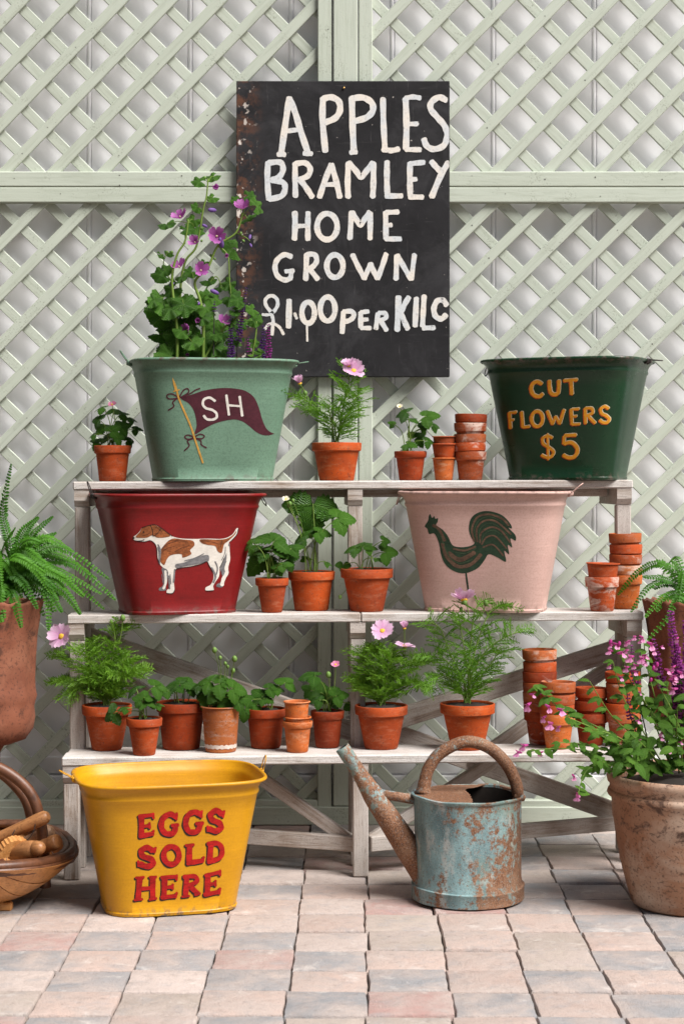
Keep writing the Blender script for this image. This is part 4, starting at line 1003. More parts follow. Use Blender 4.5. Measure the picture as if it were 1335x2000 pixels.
# shelf 2
r, t, R_ = potted('potted_strawberry', 'bushy strawberry plant in a small terracotta pot beside the red bucket', 'potted plant', 2, 531, 1131, 66, 1198, 40, tint=TP['a'], eff=.15)
strawberry(r, t, R_, [(540, 1052, 62, .55), (505, 1098, 62, .8, -130), (514, 1078, 44), (553, 1072, 44), (492, 1058, 34, .5, 120), (566, 1090, 40), (528, 1088, 40), (556, 1102, 34), (575, 1070, 36), (536, 1070, 40), (545, 1108, 30)], seed=5)
r, t, R_ = potted('potted_strawberry', 'tallest strawberry plant with a cream flower in the middle of the second shelf', 'potted plant', 2, 608, 1119, 92, 1195, 66, tint=TP['br'])
strawberry(r, t, R_, [(611, 1001, 92, .93, -90), (668, 1012, 58, .6, 20), (602, 1040, 54, .45), (628, 1040, 40, .5), (640, 1100, 22), (588, 1058, 26), (596, 1090, 20)], [(558, 975, 15, 'cream')], [(566, 984, 10), (572, 978, 8), (563, 988, 8)], seed=6)
r, t, R_ = potted('potted_strawberry', 'sparse strawberry plant in a stained terracotta pot beside the middle leg', 'potted plant', 2, 716, 1114, 103, 1197, 64, tint=TP['a'], eff=.05)
strawberry(r, t, R_, [(687, 1072, 36, .4), (714, 1064, 32, .4), (724, 1070, 28), (758, 1078, 42, .7), (752, 1056, 24), (670, 1108, 26, .8, -90), (738, 1092, 18), (700, 1066, 26)], buds=[(664, 1166, 9)], seed=7)
# shelf 3
r, t, R_ = potted('potted_strawberry', 'small strawberry plant with a leaf trailing left, front of the lowest shelf', 'potted plant', 3, 282, 1405, 71, 1477, 43, tint=TP['a'], eff=.12)
strawberry(r, t, R_, [(263, 1345, 36), (282, 1358, 30), (310, 1340, 46, .5), (288, 1372, 34), (310, 1376, 26), (217, 1396, 40, .8, 200), (242, 1384, 24), (296, 1368, 28), (270, 1366, 26)], seed=8)
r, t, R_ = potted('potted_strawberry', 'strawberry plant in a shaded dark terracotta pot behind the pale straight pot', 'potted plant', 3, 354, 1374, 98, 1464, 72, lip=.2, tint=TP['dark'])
strawberry(r, t, R_, [(352, 1332, 50, .4), (376, 1340, 40), (398, 1344, 44), (338, 1346, 34), (366, 1330, 36), (322, 1352, 30)], seed=9)
r, t, R_ = potted('potted_strawberry', 'budding strawberry plant in a pale straight-sided clay pot with a white base ring', 'potted plant', 3, 431, 1383, 79, 1472, 60, lip=0, tint=TP['pale'], eff=.3)
strawberry(r, t, R_, [(404, 1330, 44, .5), (438, 1334, 52, .5), (462, 1346, 48, .6), (400, 1362, 40, .6), (470, 1364, 44, .6), (478, 1392, 38, .9, -90), (430, 1368, 50, .6), (448, 1356, 40), (418, 1350, 44), (385, 1340, 30)], buds=[(419, 1270, 12), (458, 1287, 13), (430, 1285, 9), (455, 1310, 11), (445, 1302, 8), (440, 1296, 8)], seed=10)
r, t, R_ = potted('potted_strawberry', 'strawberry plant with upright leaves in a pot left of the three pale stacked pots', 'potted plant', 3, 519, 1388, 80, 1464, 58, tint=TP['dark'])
strawberry(r, t, R_, [(508, 1356, 44, .6), (530, 1342, 36, .5), (560, 1330, 40, .5, 70), (496, 1378, 30), (545, 1346, 26), (484, 1366, 30), (520, 1366, 28)], seed=12)
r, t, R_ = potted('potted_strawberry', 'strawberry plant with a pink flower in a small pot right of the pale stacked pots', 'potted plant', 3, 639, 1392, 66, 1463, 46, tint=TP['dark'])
strawberry(r, t, R_, [(606, 1320, 46, .4), (628, 1352, 46, .95, 90), (663, 1358, 36, .7), (602, 1346, 30), (646, 1368, 32), (692, 1380, 34, .8, -60), (650, 1345, 28), (618, 1368, 30)], [(655, 1298, 17, 'hot')], [(641, 1318, 13)], seed=13)

M['lime'] = plain('lime_bloom', (0.55, 0.46, 0.40), 0.9, 0.35, 90)
ring_root = [o for o in bpy.data.objects if o.get('label', '').startswith('budding')][0]
rp = [c_ for c_ in ring_root.children if c_.name.startswith('pot')][0]; s_r = F / ring_root.location.y; rb_ = 30 / s_r; rt_ = 39.5 / s_r - .0035
hh = 89 / s_r
vs, fs = lathe([((rb_ + (rt_ - rb_) * z / hh) * 1.0 + .0006, z) for z in (.010, .0125, .016, .019)], 44)
for i_, v_ in enumerate(vs): v_.z += .0014 * math.sin(i_ * 2.7) * (1 if i_ // 44 in (0, 3) else 0)
mk('lime_ring', vs, fs, M['lime'], ring_root, True)
# ---- cosmos
def cosmos_leaf(vs, fs, base, d, up, L, q, w=.00095):
    """feathery leaf: rachis with pairs of forked threads"""
    d = d.normalized(); n = 7; pts = []
    side = d.cross(up)
    if side.length < .01: side = Vector((1, 0, 0))
    side.normalize(); upv = side.cross(d).normalized()
    p = base.copy(); dd = d.copy()
    for i in range(n + 1):
        pts.append(p.copy()); p = p + dd * (L / n); dd = (dd - Vector((0, 0, .07))).normalized()
    def rib(a, b, w0, w1):
        t = (b - a); s_ = t.cross(Vector((q.uniform(-.5, .5), -1, q.uniform(-.5, .5))))
        if s_.length < 1e-7: return
        s_.normalize(); k = len(vs); vs.extend([a - s_ * w0, a + s_ * w0, b + s_ * w1, b - s_ * w1]); fs.append((k, k + 1, k + 2, k + 3))
    for i in range(n): rib(pts[i], pts[i + 1], w, w * .8)
    for i in range(2, n + 1):
        f = 1 - abs(i / n - .55) * .9
        for sg in (-1, 1):
            l = L * .36 * f * q.uniform(.7, 1.2); di = (side * sg * q.uniform(.7, 1) + d * q.uniform(.6, 1.0) + upv * q.uniform(-.3, .3) - Vector((0, 0, .1))).normalized()
            a = pts[i]; b = a + di * l; m = a + di * l * .5
            rib(a, b, w * .9, w * .35)
            if l > .009:
                for s2 in (-1, 1):
                    d2 = (di + side * s2 * .55 * q.uniform(.5, 1) + d * .3 * s2).normalized(); rib(m, m + d2 * l * .5, w * .7, w * .3)
def cosmos(root, top, stems, nleaf, leafL, flowers, buds, seed, dens=1.0, fan=1.0):
    q = random.Random(seed); d0 = root.location.y; vs, fs = [], []
    for st in stems:
        dd0 = d0 + q.uniform(-.03, .03)
        pts = [top + Vector((q.uniform(-.008, .008), q.uniform(-.01, .01), -.004))] + [P(x, y, d0 + (dd0 - d0) * (k + 1) / len(st)) for k, (x, y) in enumerate(st)]
        stalk(root, pts, .0024, .0011, M['stem'], 'stem')
        cm = catmull(pts, 8); m = len(cm)
        for k in range(nleaf):
            i = int((.12 + .88 * (k + q.random()) / nleaf) * (m - 1)); b = cm[min(i, m - 1)]; t = (cm[min(i + 1, m - 1)] - cm[max(i - 1, 0)]).normalized()
            for sg in (0, 1):
                a = q.uniform(0, 2 * PI); o_ = Vector((math.cos(a), math.sin(a) * .8, 0)); dr = (o_ * fan + t * q.uniform(.3, .9) + Vector((0, 0, .15))).normalized()
                cosmos_leaf(vs, fs, b, dr, t, leafL * q.uniform(.65, 1.15), q)
    f = mk('foliage', rel(vs, root.location), fs, M['cosmos'], root); f['kind'] = 'stuff'
    for (px, py, sz, nrm, op, src) in flowers:
        c = P(px, py, d0 - .015); b = P(*src, d0)
        stalk(root, [b, b.lerp(c, .5) + Vector((.003, 0, .004)), c], .0013, .0010, M['stem'], 'stem')
        put('calyx', BUD, root, frame(c - Vector(nrm).normalized() * sz * d0 / F * .07, Vector((1, 0, .1)), nrm, sz * d0 / F * .24))
        flower(root, c, nrm, sz * d0 / F, 'cosmos', 8, CENTRE, .26, op, q=q)
    for (px, py, sz, src) in buds:
        c = P(px, py, d0 - .005); b = P(*src, d0); stalk(root, [b, b.lerp(c, .5) + Vector((.002, 0, 0)), c], .0011, .0009, M['stem'], 'stem'); sepal_cup(root, c, (0, -.2, 1), sz * d0 / F)
r, t, R_ = potted('potted_cosmos', 'pink cosmos in a bright terracotta pot in the middle of the top shelf', 'potted plant', 1, 657, 866, 98, 940, 68, tint=TP['br'])
cosmos(r, t, [[(665, 820), (675, 775), (682, 740)], [(650, 820), (620, 800), (590, 775)], [(668, 830), (685, 800), (700, 770)], [(648, 830), (640, 790)]], 14, .060,
       [(690, 724, 44, (.15, -.75, .55), .35, (680, 770)), (680, 714, 34, (-.2, -.4, .8), .6, (678, 770)), (585, 749, 34, (-.2, -.3, .9), .95, (598, 785))], [(596, 768, 10, (605, 790)), (676, 770, 9, (670, 790))], 21)
r, t, R_ = potted('potted_cosmos', 'bushy cosmos with one pink flower leaning left on the lowest shelf', 'potted plant', 3, 209, 1380, 97, 1467, 58, tint=TP['a'], eff=.25)
cosmos(r, t, [[(200, 1320), (190, 1260)], [(215, 1320), (225, 1250), (230, 1225)], [(180, 1330), (150, 1290), (130, 1280)], [(190, 1340), (150, 1330), (125, 1330)], [(230, 1330), (250, 1290)], [(205, 1330), (205, 1270)], [(185, 1325), (165, 1270)], [(225, 1330), (245, 1320), (258, 1310)], [(195, 1340), (165, 1340), (150, 1350)]], 24, .052,
       [(120, 1243, 50, (-.35, -.8, .35), .15, (150, 1282))], [(240, 1207, 13, (232, 1260)), (218, 1215, 8, (225, 1250))], 22)
r, t, R_ = potted('potted_cosmos', 'cosmos with three pink flowers in a terracotta pot right of the middle leg', 'potted plant', 3, 744, 1383, 104, 1467, 65, tint=TP['a'])
cosmos(r, t, [[(745, 1320), (745, 1280)], [(760, 1330), (790, 1300), (815, 1290)], [(725, 1330), (710, 1290), (705, 1275)], [(735, 1330), (725, 1270)], [(755, 1320), (765, 1275)], [(765, 1340), (800, 1330), (820, 1340)], [(720, 1345), (705, 1330)]], 24, .052,
       [(746, 1232, 42, (-.1, -.75, .55), .15, (748, 1285)), (790, 1262, 40, (.2, -.15, .95), .12, (785, 1305)), (789, 1227, 28, (.05, -.2, .95), 1.05, (785, 1290))], [], 23)
r, t, R_ = potted('potted_cosmos', 'tall airy cosmos with a pale flower in a terracotta pot behind the watering can', 'potted plant', 3, 912, 1380, 108, 1469, 64, tint=TP['br'])
cosmos(r, t, [[(915, 1320), (918, 1260), (925, 1200), (935, 1180)], [(905, 1330), (880, 1280), (860, 1230), (840, 1215)], [(920, 1320), (950, 1270), (985, 1245), (1010, 1235)], [(905, 1330), (870, 1290), (835, 1280)], [(915, 1330), (905, 1260), (895, 1210)], [(925, 1340), (955, 1300), (975, 1270)], [(900, 1350), (870, 1320), (845, 1330)], [(920, 1300), (940, 1230), (960, 1190), (980, 1185)]], 14, .060,
       [(906, 1172, 52, (-.1, .35, .9), .55, (915, 1215))], [(948, 1178, 12, (935, 1210)), (900, 1190, 9, (905, 1220))], 24)

# ---- empty pots, singly and stacked
ORD = ['topmost', 'second from the top', 'third from the top', 'fourth from the top', 'fifth from the top', 'sixth from the top', 'seventh from the top']
def stack(i, where, group, cx, rims, wt, base_y, wb, lips, tints, effs, Hpx=None, loc=None, lean=0.0):
    """rims: rows of the rims from top to bottom; the lowest pot stands on the shelf"""
    L = loc or place(i, cx, base_y, wb); s = F / L.y; n = len(rims)
    Hb = (base_y - rims[-1]) / s
    for k, ry in enumerate(rims):
        w = wt[k] if isinstance(wt, (list, tuple)) else wt
        H = Hb if k == n - 1 else (Hpx[k] if isinstance(Hpx, (list, tuple)) else (Hpx or (base_y - rims[-1]))) / s
        z = L.z + (base_y - ry) / s - H
        lip = lips[k] if isinstance(lips, (list, tuple)) else lips
        o = ob('flower_pot', pot_mesh(w / 2 / s, wb / 2 / s, H, lip * H))
        name = ('bottom' if k == n - 1 else ORD[k]) + ' pot of ' + where
        tag(o, name, 'flower pot', group)
        o.location = (L.x + rnd.uniform(-.0012, .0012) + lean * (n - 1 - k), L.y + rnd.uniform(-.0012, .0012), z if k < n - 1 else L.z)
        o.rotation_euler = (rnd.uniform(-.02, .02) if k < n - 1 else 0, rnd.uniform(-.02, .02) if k < n - 1 else 0, rnd.uniform(0, 6))
        tn = tints[k % len(tints)]; o.color = (*TP[tn], effs[k % len(effs)])
stack(1, 'the short stack on the top shelf', 'short stack of pots on the top shelf', 867, [853, 867, 895], [49, 54, 49], 939, 34, [0, 0, 0], ['dull', 'a', 'or'], [.35, .2, .35], [50, 44, 44])
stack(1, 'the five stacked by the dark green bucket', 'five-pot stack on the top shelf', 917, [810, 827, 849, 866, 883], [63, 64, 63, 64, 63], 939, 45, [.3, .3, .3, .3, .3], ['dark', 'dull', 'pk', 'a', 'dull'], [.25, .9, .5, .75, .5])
stack(2, 'the chalk-stained pair on the second shelf', 'pair of stacked pots on the second shelf', 1174, [1104, 1131], [68, 66], 1198, 45, [0, .3], ['a', 'a'], [.1, .85], [64, 67])
stack(2, 'the five stacked on the second shelf', 'five-pot stack on the second shelf', 1221, [1046, 1068, 1087, 1108, 1127], 64, 1193, 46, [.28] * 5, ['pk', 'a', 'dull', 'pale', 'or'], [.35, .2, .45, .9, .2])
stack(3, 'the three pale orange stacked pots', 'three pale stacked pots on the lowest shelf', 580, [1373, 1403, 1412], [54, 54, 59], 1472, 41, [0, 0, .2], ['or', 'or', 'or'], [.15, .1, .3], [44, 40, 60])
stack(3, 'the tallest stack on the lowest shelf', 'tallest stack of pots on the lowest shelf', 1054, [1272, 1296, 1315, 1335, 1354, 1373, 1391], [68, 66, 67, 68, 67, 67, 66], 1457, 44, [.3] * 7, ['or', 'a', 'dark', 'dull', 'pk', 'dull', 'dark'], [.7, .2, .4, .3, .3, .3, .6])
stack(3, 'the four-pot stack in front of the tallest stack', 'four-pot stack on the lowest shelf', 1088, [1337, 1360, 1380, 1399], 69, 1467, 46, [.3] * 4, ['pk', 'dull', 'a', 'or'], [.5, .3, .3, .25])
stack(3, 'the three stacked right of the four-pot stack', 'wide three-pot stack on the lowest shelf', 1154, [1349, 1374, 1398], 66, 1460, 46, [.3] * 3, ['a', 'dark', 'dark'], [.1, .1, .1])
stack(3, 'the five stacked at the right of the lowest shelf', 'five-pot stack at the right of the lowest shelf', 1216, [1318, 1340, 1358, 1378, 1396], 69, 1463, 46, [.3] * 5, ['a', 'pk', 'dull', 'a', 'pk'], [.3, .5, .3, .3, .6])

# ================================================================== MALLOW AND SALVIA IN THE SAGE BUCKET
bl = bk_sage.o.location.copy(); DB = bl.y; rimz = bl.z + bk_sage.H
def Z(x, y, dd=0.0): return P(240 + x / 3.125, 320 + y / 3.125, DB + dd)
mal = thing('mallow_plant', 'flowering mallow with purple-veined pink flowers growing out of the sage bucket', 'plant', (bl.x, bl.y, bl.z + .05))
q = random.Random(31)
# compost filling the bucket
def fill_oval(name, bk, z, root):
    a, b = bk.ab_(z); vs = [(0, 0, z + .004)]; fs = []; N = 48
    for i in range(1, 6):
        for k in range(N):
            t = 2 * PI * k / N; ct, st = math.cos(t), math.sin(t); f = i / 5 * .97
            vs.append((a * f * math.copysign(abs(ct) ** (2 / SUP), ct), b * f * math.copysign(abs(st) ** (2 / SUP), st), z + rnd.uniform(-.003, .003)))
    for k in range(N): fs.append((0, 1 + k, 1 + (k + 1) % N))
    for i in range(4):
        for k in range(N): fs.append((1 + i * N + k, 1 + (i + 1) * N + k, 1 + (i + 1) * N + (k + 1) % N, 1 + i * N + (k + 1) % N))
    return mk(name, vs, fs, M['soil'], root, True)
fill_oval('soil', bk_sage, bk_sage.H - .045, bk_sage.o)
mstems = [[(330, 1230), (330, 1000), (300, 720), (330, 560), (380, 470), (400, 340)], [(490, 1230), (490, 960), (470, 830), (440, 720), (520, 630), (580, 500), (690, 420), (730, 300)],
          [(360, 1230), (350, 800), (380, 600), (450, 500), (490, 280), (510, 200), (520, 90)], [(270, 1230), (270, 1050), (330, 960), (340, 800)], [(480, 1220), (600, 1020), (700, 930), (730, 840)],
          [(780, 1230), (810, 1050), (815, 960)], [(520, 1230), (600, 1050), (620, 980)], [(300, 720), (250, 640), (255, 560)], [(580, 500), (640, 560), (650, 700), (660, 800)], [(470, 830), (560, 690), (600, 740)], [(690, 420), (750, 450), (775, 470)]]
sw = [.0042, .0045, .0036, .003, .003, .003, .0025, .002, .002, .002, .002]
for st, w in zip(mstems, sw):
    dd = q.uniform(-.06, .05)
    stalk(mal, [Z(x, y, dd) for x, y in st], w, w * .45, M['stem'], 'stem', 6, 6)
ml = [(470, 110, 60), (555, 78, 62), (550, 208, 52), (268, 370, 72), (440, 395, 84), (380, 405, 60), (455, 268, 52), (435, 345, 56), (665, 515, 116), (760, 335, 72), (812, 258, 74), (765, 195, 54), (692, 225, 44), (228, 558, 40), (282, 545, 40), (245, 680, 84), (258, 650, 60), (650, 730, 60), (655, 812, 84), (600, 752, 62), (520, 715, 66), (310, 765, 76), (392, 832, 80), (195, 832, 74), (245, 850, 130), (262, 925, 150), (335, 835, 110), (222, 1042, 92), (405, 1100, 140), (362, 1055, 130), (322, 1140, 110), (432, 985, 96), (482, 1070, 104), (560, 1115, 84), (572, 1068, 72), (480, 1165, 70), (800, 955, 64), (758, 962, 52), (700, 830, 62), (792, 890, 56), (705, 868, 50), (680, 905, 44), (620, 1000, 44), (520, 1140, 80), (600, 1150, 60), (300, 1000, 90), (400, 930, 70), (360, 690, 60), (420, 660, 56), (500, 600, 40), (530, 790, 50), (300, 880, 110), (420, 1160, 80), (250, 1165, 60)] + [(random.Random(k).uniform(200, 560), random.Random(k + 90).uniform(800, 1180), random.Random(k + 7).uniform(60, 120)) for k in range(26)] + [(random.Random(k + 300).uniform(560, 800), random.Random(k + 390).uniform(960, 1180), random.Random(k + 37).uniform(40, 70)) for k in range(10)]
for x, y, sz in ml:
    dd = q.uniform(-.07, .05); c = Z(x, y, dd); size = sz / 3.125 * DB / F * 1.75
    n = Vector((q.uniform(-.6, .6), -q.uniform(.35, 1), q.uniform(.2, .9)))
    put('leaf', q.choice(MLEAF), mal, frame(c, Vector((q.uniform(-1, 1), -.2, q.uniform(-1, .4))), n, size))
    best = min(mstems, key=lambda s: min((a - x) ** 2 + (b - y) ** 2 for a, b in s)); a, b = min(best, key=lambda p: (p[0] - x) ** 2 + (p[1] - y) ** 2)
    e_ = Z(a + (x - a) * .05, b + 20, 0)
    if (e_ - c).length < .13: stalk(mal, [e_, e_.lerp(c, .5) + Vector((0, 0, .006)), c], .0011, .0008, M['stem'])
for x, y, sz, nrm in [(350, 325, 100, (-.3, -.7, .6)), (555, 150, 70, (.4, -.8, .2)), (725, 272, 112, (0, -.6, .75)), (572, 442, 118, (.1, -1, .1)), (440, 480, 80, (-.2, -.7, .4)), (345, 630, 98, (-.2, -.6, .7)), (475, 652, 104, (.2, -.8, .3)), (395, 1012, 84, (-.5, -.8, .1)), (610, 966, 84, (.4, -.6, .6)), (455, 962, 56, (.3, -1, .1)), (628, 556, 46, (.2, -.9, -.2)), (395, 1172, 44, (0, -1, .3))]:
    c = Z(x, y, -.05); size = sz / 3.125 * DB / F * 1.05
    flower(mal, c, nrm, size, 'mallow', 5, MCEN, .16, .35 if sz > 75 else .9, q=q)
for x, y, sz in [(545, 282, 46), (600, 482, 52), (560, 782, 44), (775, 447, 30), (780, 497, 24), (500, 378, 28), (465, 850, 26), (300, 735, 26)]:
    put('flower_bud', VBUD, mal, frame(Z(x, y, -.05), Vector((1, 0, 0)), (q.uniform(-1, 1), -.4, q.uniform(-.6, 1)), sz / 3.125 * DB / F))
for x, y, sz in [(500, 85, 22), (480, 395, 20), (455, 470, 20), (540, 560, 22), (480, 470, 18), (720, 425, 22), (735, 470, 20), (300, 540, 20), (270, 540, 18), (470, 865, 20), (560, 580, 18), (520, 220, 16)]:
    put('bud', BUD, mal, frame(Z(x, y, -.04), Vector((1, 0, 0)), (q.uniform(-1, 1), -.4, 1), sz / 3.125 * DB / F))

def floret_spike(root, a, b, r, mat, q, dens=1.0, name='flower_spike', small=1.0):
    """salvia spike: whorls of small two-lipped florets round a stem"""
    vs, fs, uv = [], [], []; ax = (b - a); L = ax.length; ax.normalize(); u = ax.orthogonal().normalized(); w = ax.cross(u)
    n = max(4, int(L / (.0062 * small) * dens))
    for i in range(n):
        t = i / (n - 1); rr = r * (1 - .62 * t) ; c0 = a.lerp(b, t)
        for k in range(6):
            an = 2 * PI * (k + .5 * (i % 2)) / 6 + q.uniform(-.3, .3); d = u * math.cos(an) + w * math.sin(an)
            dr = (d + ax * q.uniform(.1, .8)).normalized(); l = rr * q.uniform(.7, 1.25); s_ = dr.cross(ax).normalized() * l * .36; up = s_.cross(dr).normalized() * l * .30
            p = c0 + d * rr * .12; s = len(vs)
            vs.extend([p, p + dr * l * .55 + s_ + up * .4, p + dr * l - up * .2 * q.uniform(-1, 2), p + dr * l * .55 - s_ + up * .4, p + dr * l * .6 - up * 1.1])
            uv.extend([(0, 0), (.8, .6), (0, 1), (-.8, .6), (0, .7)])
            fs.extend([(s, s + 1, s + 2), (s, s + 2, s + 3), (s, s + 4, s + 1), (s + 1, s + 4, s + 2), (s + 2, s + 4, s + 3), (s, s + 3, s + 4)])
    return mk(name, rel(vs, root.location), fs, mat, root, uvs=uv)
sal = thing('salvia_plant', 'dark violet salvia spikes rising from the right of the sage bucket', 'plant', (XX(510, DB), DB - .02, bl.z + .05))
for (x0, y0, x1, y1, r_, mt) in [(705, 1080, 752, 760, .010, 'sal_violet'), (664, 1195, 655, 925, .011, 'sal_violet'), (770, 1200, 765, 1060, .009, 'sal_purple'), (850, 1195, 857, 995, .012, 'sal_violet'), (888, 1200, 886, 985, .012, 'sal_purple'), (645, 1195, 648, 1100, .008, 'sal_violet'), (558, 900, 560, 840, .007, 'sal_violet')]:
    dd = -.05 + q.uniform(-.03, .04)
    floret_spike(sal, Z(x0, y0, dd), Z(x1, y1, dd), r_, M[mt], q)
    stalk(sal, [Z(x0 - 6, 1250, dd), Z(x0, y0, dd), Z(x1, y1, dd)], .0016, .0008, M['stem_d'], 'stem')
for k in range(8):
    c = Z(q.uniform(640, 900), q.uniform(1130, 1200), -.06 + q.uniform(-.02, .03))
    put('leaf', q.choice(VLEAF), sal, frame(c, Vector((q.uniform(-1, 1), -.3, .6)), (q.uniform(-.5, .5), -.6, .7), .025))

# ================================================================== WATERING CAN
cl = Vector((XX(912.5, 4.085), 4.085, .0015)); s_c = F / cl.y
can = thing('watering_can', 'rusty blue metal watering can with an arched handle on the paving', 'watering can', cl)
def cp(px, py, dy=0.0): return P(px, py, cl.y + dy) - cl
CRr = 109 / s_c * .985; CH = .95 - (1553 - Y0) / s_c
prof = [(0, .002), (CRr * .99, .002), (CRr * 1.022, .004), (CRr * 1.02, .030), (CRr * 1.028, .0315), (CRr * 1.028, .0335), (CRr * .99, .035), (CRr * .965, .05), (CRr * .962, .12), (CRr * .978, CH - .006), (CRr * 1.0, CH - .004), (CRr * 1.022, CH - .001), (CRr * 1.022, CH + .002), (CRr * .995, CH + .0035), (CRr * .965, CH + .001), (CRr * .958, CH - .004)]
vs, fs = lathe(prof, 72); qq = random.Random(3)
for i, v in enumerate(vs):                      # dents
    a = math.atan2(v.y, v.x); v *= 1 + .006 * math.sin(3 * a + v.z * 20) + .004 * math.sin(7 * a + 1); v.z = v.z if v.z < .01 else v.z + .0015 * math.sin(2 * a + .5)
b_ = mk('body', vs, fs, M['blue'], can, angle=45); b_.color = (1, 1, 1, .49)
M['inner'] = plain('shaded_inner_metal', (0.022, 0.017, 0.014), 0.85, 0.5, 60, 0.15)  # grimy metal, coloured near-black to stand for the shade inside the can
vs, fs = lathe([(CRr * .962, CH - .002), (CRr * .945, CH - .02), (CRr * .94, .12), (CRr * .94, .014), (0, .013)], 72)
mk('inner_wall', vs, fs, M['inner'], can, True)
vs, fs = [], []; bnd = lambda y: .004 + .04 * max(0, (y + .02) / CRr) ** 2 - .012 * math.exp(-((y - .03) / .04) ** 2)   # half lid, broken edge on the right
NX, NY = 14, 26; r_ = CRr * .968
for j in range(NY + 1):
    y = -r_ + 2 * r_ * j / NY; xl = -math.sqrt(max(0, r_ * r_ - y * y)); xr = min(bnd(y) + qq.uniform(-.002, .002), -xl)
    for i in range(NX + 1): 
        x = xl + (xr - xl) * i / NX; vs.append((x, y, CH + .002 + .004 * (1 - (x * x + y * y) / r_ ** 2) + .0012 * math.sin(60 * x + 50 * y)))
for j in range(NY):
    for i in range(NX): k = j * (NX + 1) + i; fs.append((k, k + 1, k + NX + 2, k + NX + 1))
lid = mk('lid', vs, fs, M['blue'], can, True); lid.color = (1, 1, 1, .78)
hp = catmull([cp(826, 1548), cp(829, 1528), cp(836, 1502), cp(858, 1472), (cp(905, 1449)), cp(950, 1458), cp(985, 1488), cp(1005, 1525), cp(1012, 1560)], 6)
vs, fs = tube(hp, [.0172] * 3 + [.0150] * 4 + [.0138] * (len(hp) - 10) + [.0125, .0118, .0110], 14); h = mk('handle', vs, fs, M['blue'], can, True); h.color = (1, 1, 1, .66)
sp = [cp(846, 1728, -.0), cp(790, 1646), cp(728, 1552), cp(700, 1508), cp(668, 1460)]
vs, fs = [], []
pts = catmull(sp, 5); n = len(pts); rad = [.036 - (.036 - .0165) * min(1, i / (n - 1) * 1.35) + (.0013 if 9 <= i <= 10 else 0) for i in range(n)]
tube(pts, rad, 20, False, vs, fs); tube(pts[2:], [x - .002 for x in rad[2:]], 20, False, vs, fs)
k0 = (n - 1) * 20; k1 = n * 20 + (n - 3) * 20
for k in range(20): fs.append((k0 + k, k0 + (k + 1) % 20, k1 + (k + 1) % 20, k1 + k))
s_ = mk('spout', vs, fs, M['blue'], can, True); s_.color = (1, 1, 1, .70)
vs, fs = tube([cp(738, 1551), cp(775, 1556), cp(812, 1562)], [.0125, .0108, .0118], 12); s_ = mk('brace', vs, fs, M['blue'], can, True); s_.color = (1, 1, 1, .68)
vs, fs = tube([cp(1003, 1553, .0), cp(1013, 1556), cp(1024, 1560)], [.013, .012, .006], 10); s_ = mk('handle_lug', vs, fs, M['blue'], can, True); s_.color = (1, 1, 1, .6)

# ================================================================== BIG POT WITH SALVIAS
BPd = 4.03; bpl = Vector((XX(1352, BPd), BPd, .001)); s_b = F / BPd
M['bigpot'] = m_aged_terracotta('aged_terracotta', (0.29, 0.125, 0.062), (0.38, 0.21, 0.125), (0.075, 0.038, 0.026), (0.52, 0.39, 0.295))
bp = thing('large_terracotta_pot', 'large weathered terracotta pot of flowering salvias at the right edge', 'planter', bpl)
Rr = 167 / s_b; Hh = .293
prof = [(0, .002), (Rr * .66, .0), (Rr * .705, .006), (Rr * .75, .03), (Rr * .82, .08), (Rr * .885, .14), (Rr * .920, .19), (Rr * .925, .191), (Rr * .928, .193), (Rr * .932, .196), (Rr * .945, Hh - .056), (Rr * .95, Hh - .052), (Rr * .985, Hh - .050), (Rr * .995, Hh - .045), (Rr * .985, Hh - .039), (Rr * .965, Hh - .036), (Rr * .965, Hh - .024), (Rr * .99, Hh - .020), (Rr, Hh - .011), (Rr * .99, Hh - .003), (Rr * .965, Hh), (Rr * .93, Hh - .004), (Rr * .91, Hh - .02), (Rr * .85, .1), (Rr * .6, .02), (0, .02)]
vs, fs = lathe(prof, 72, wob=.003); mk('pot', vs, fs, M['bigpot'], bp, angle=50)
vs, fs = soil_mesh(Rr * .90, Hh - .028); mk('soil', vs, fs, M['soil'], bp, True)
sv = thing('salvia_plant', 'pink and purple flowering salvias spilling from the large terracotta pot', 'plant', bpl + Vector((0, 0, Hh - .03)))
q = random.Random(41); D0 = BPd
def S(x, y, dd=0.0): return P(x, y, D0 + dd)
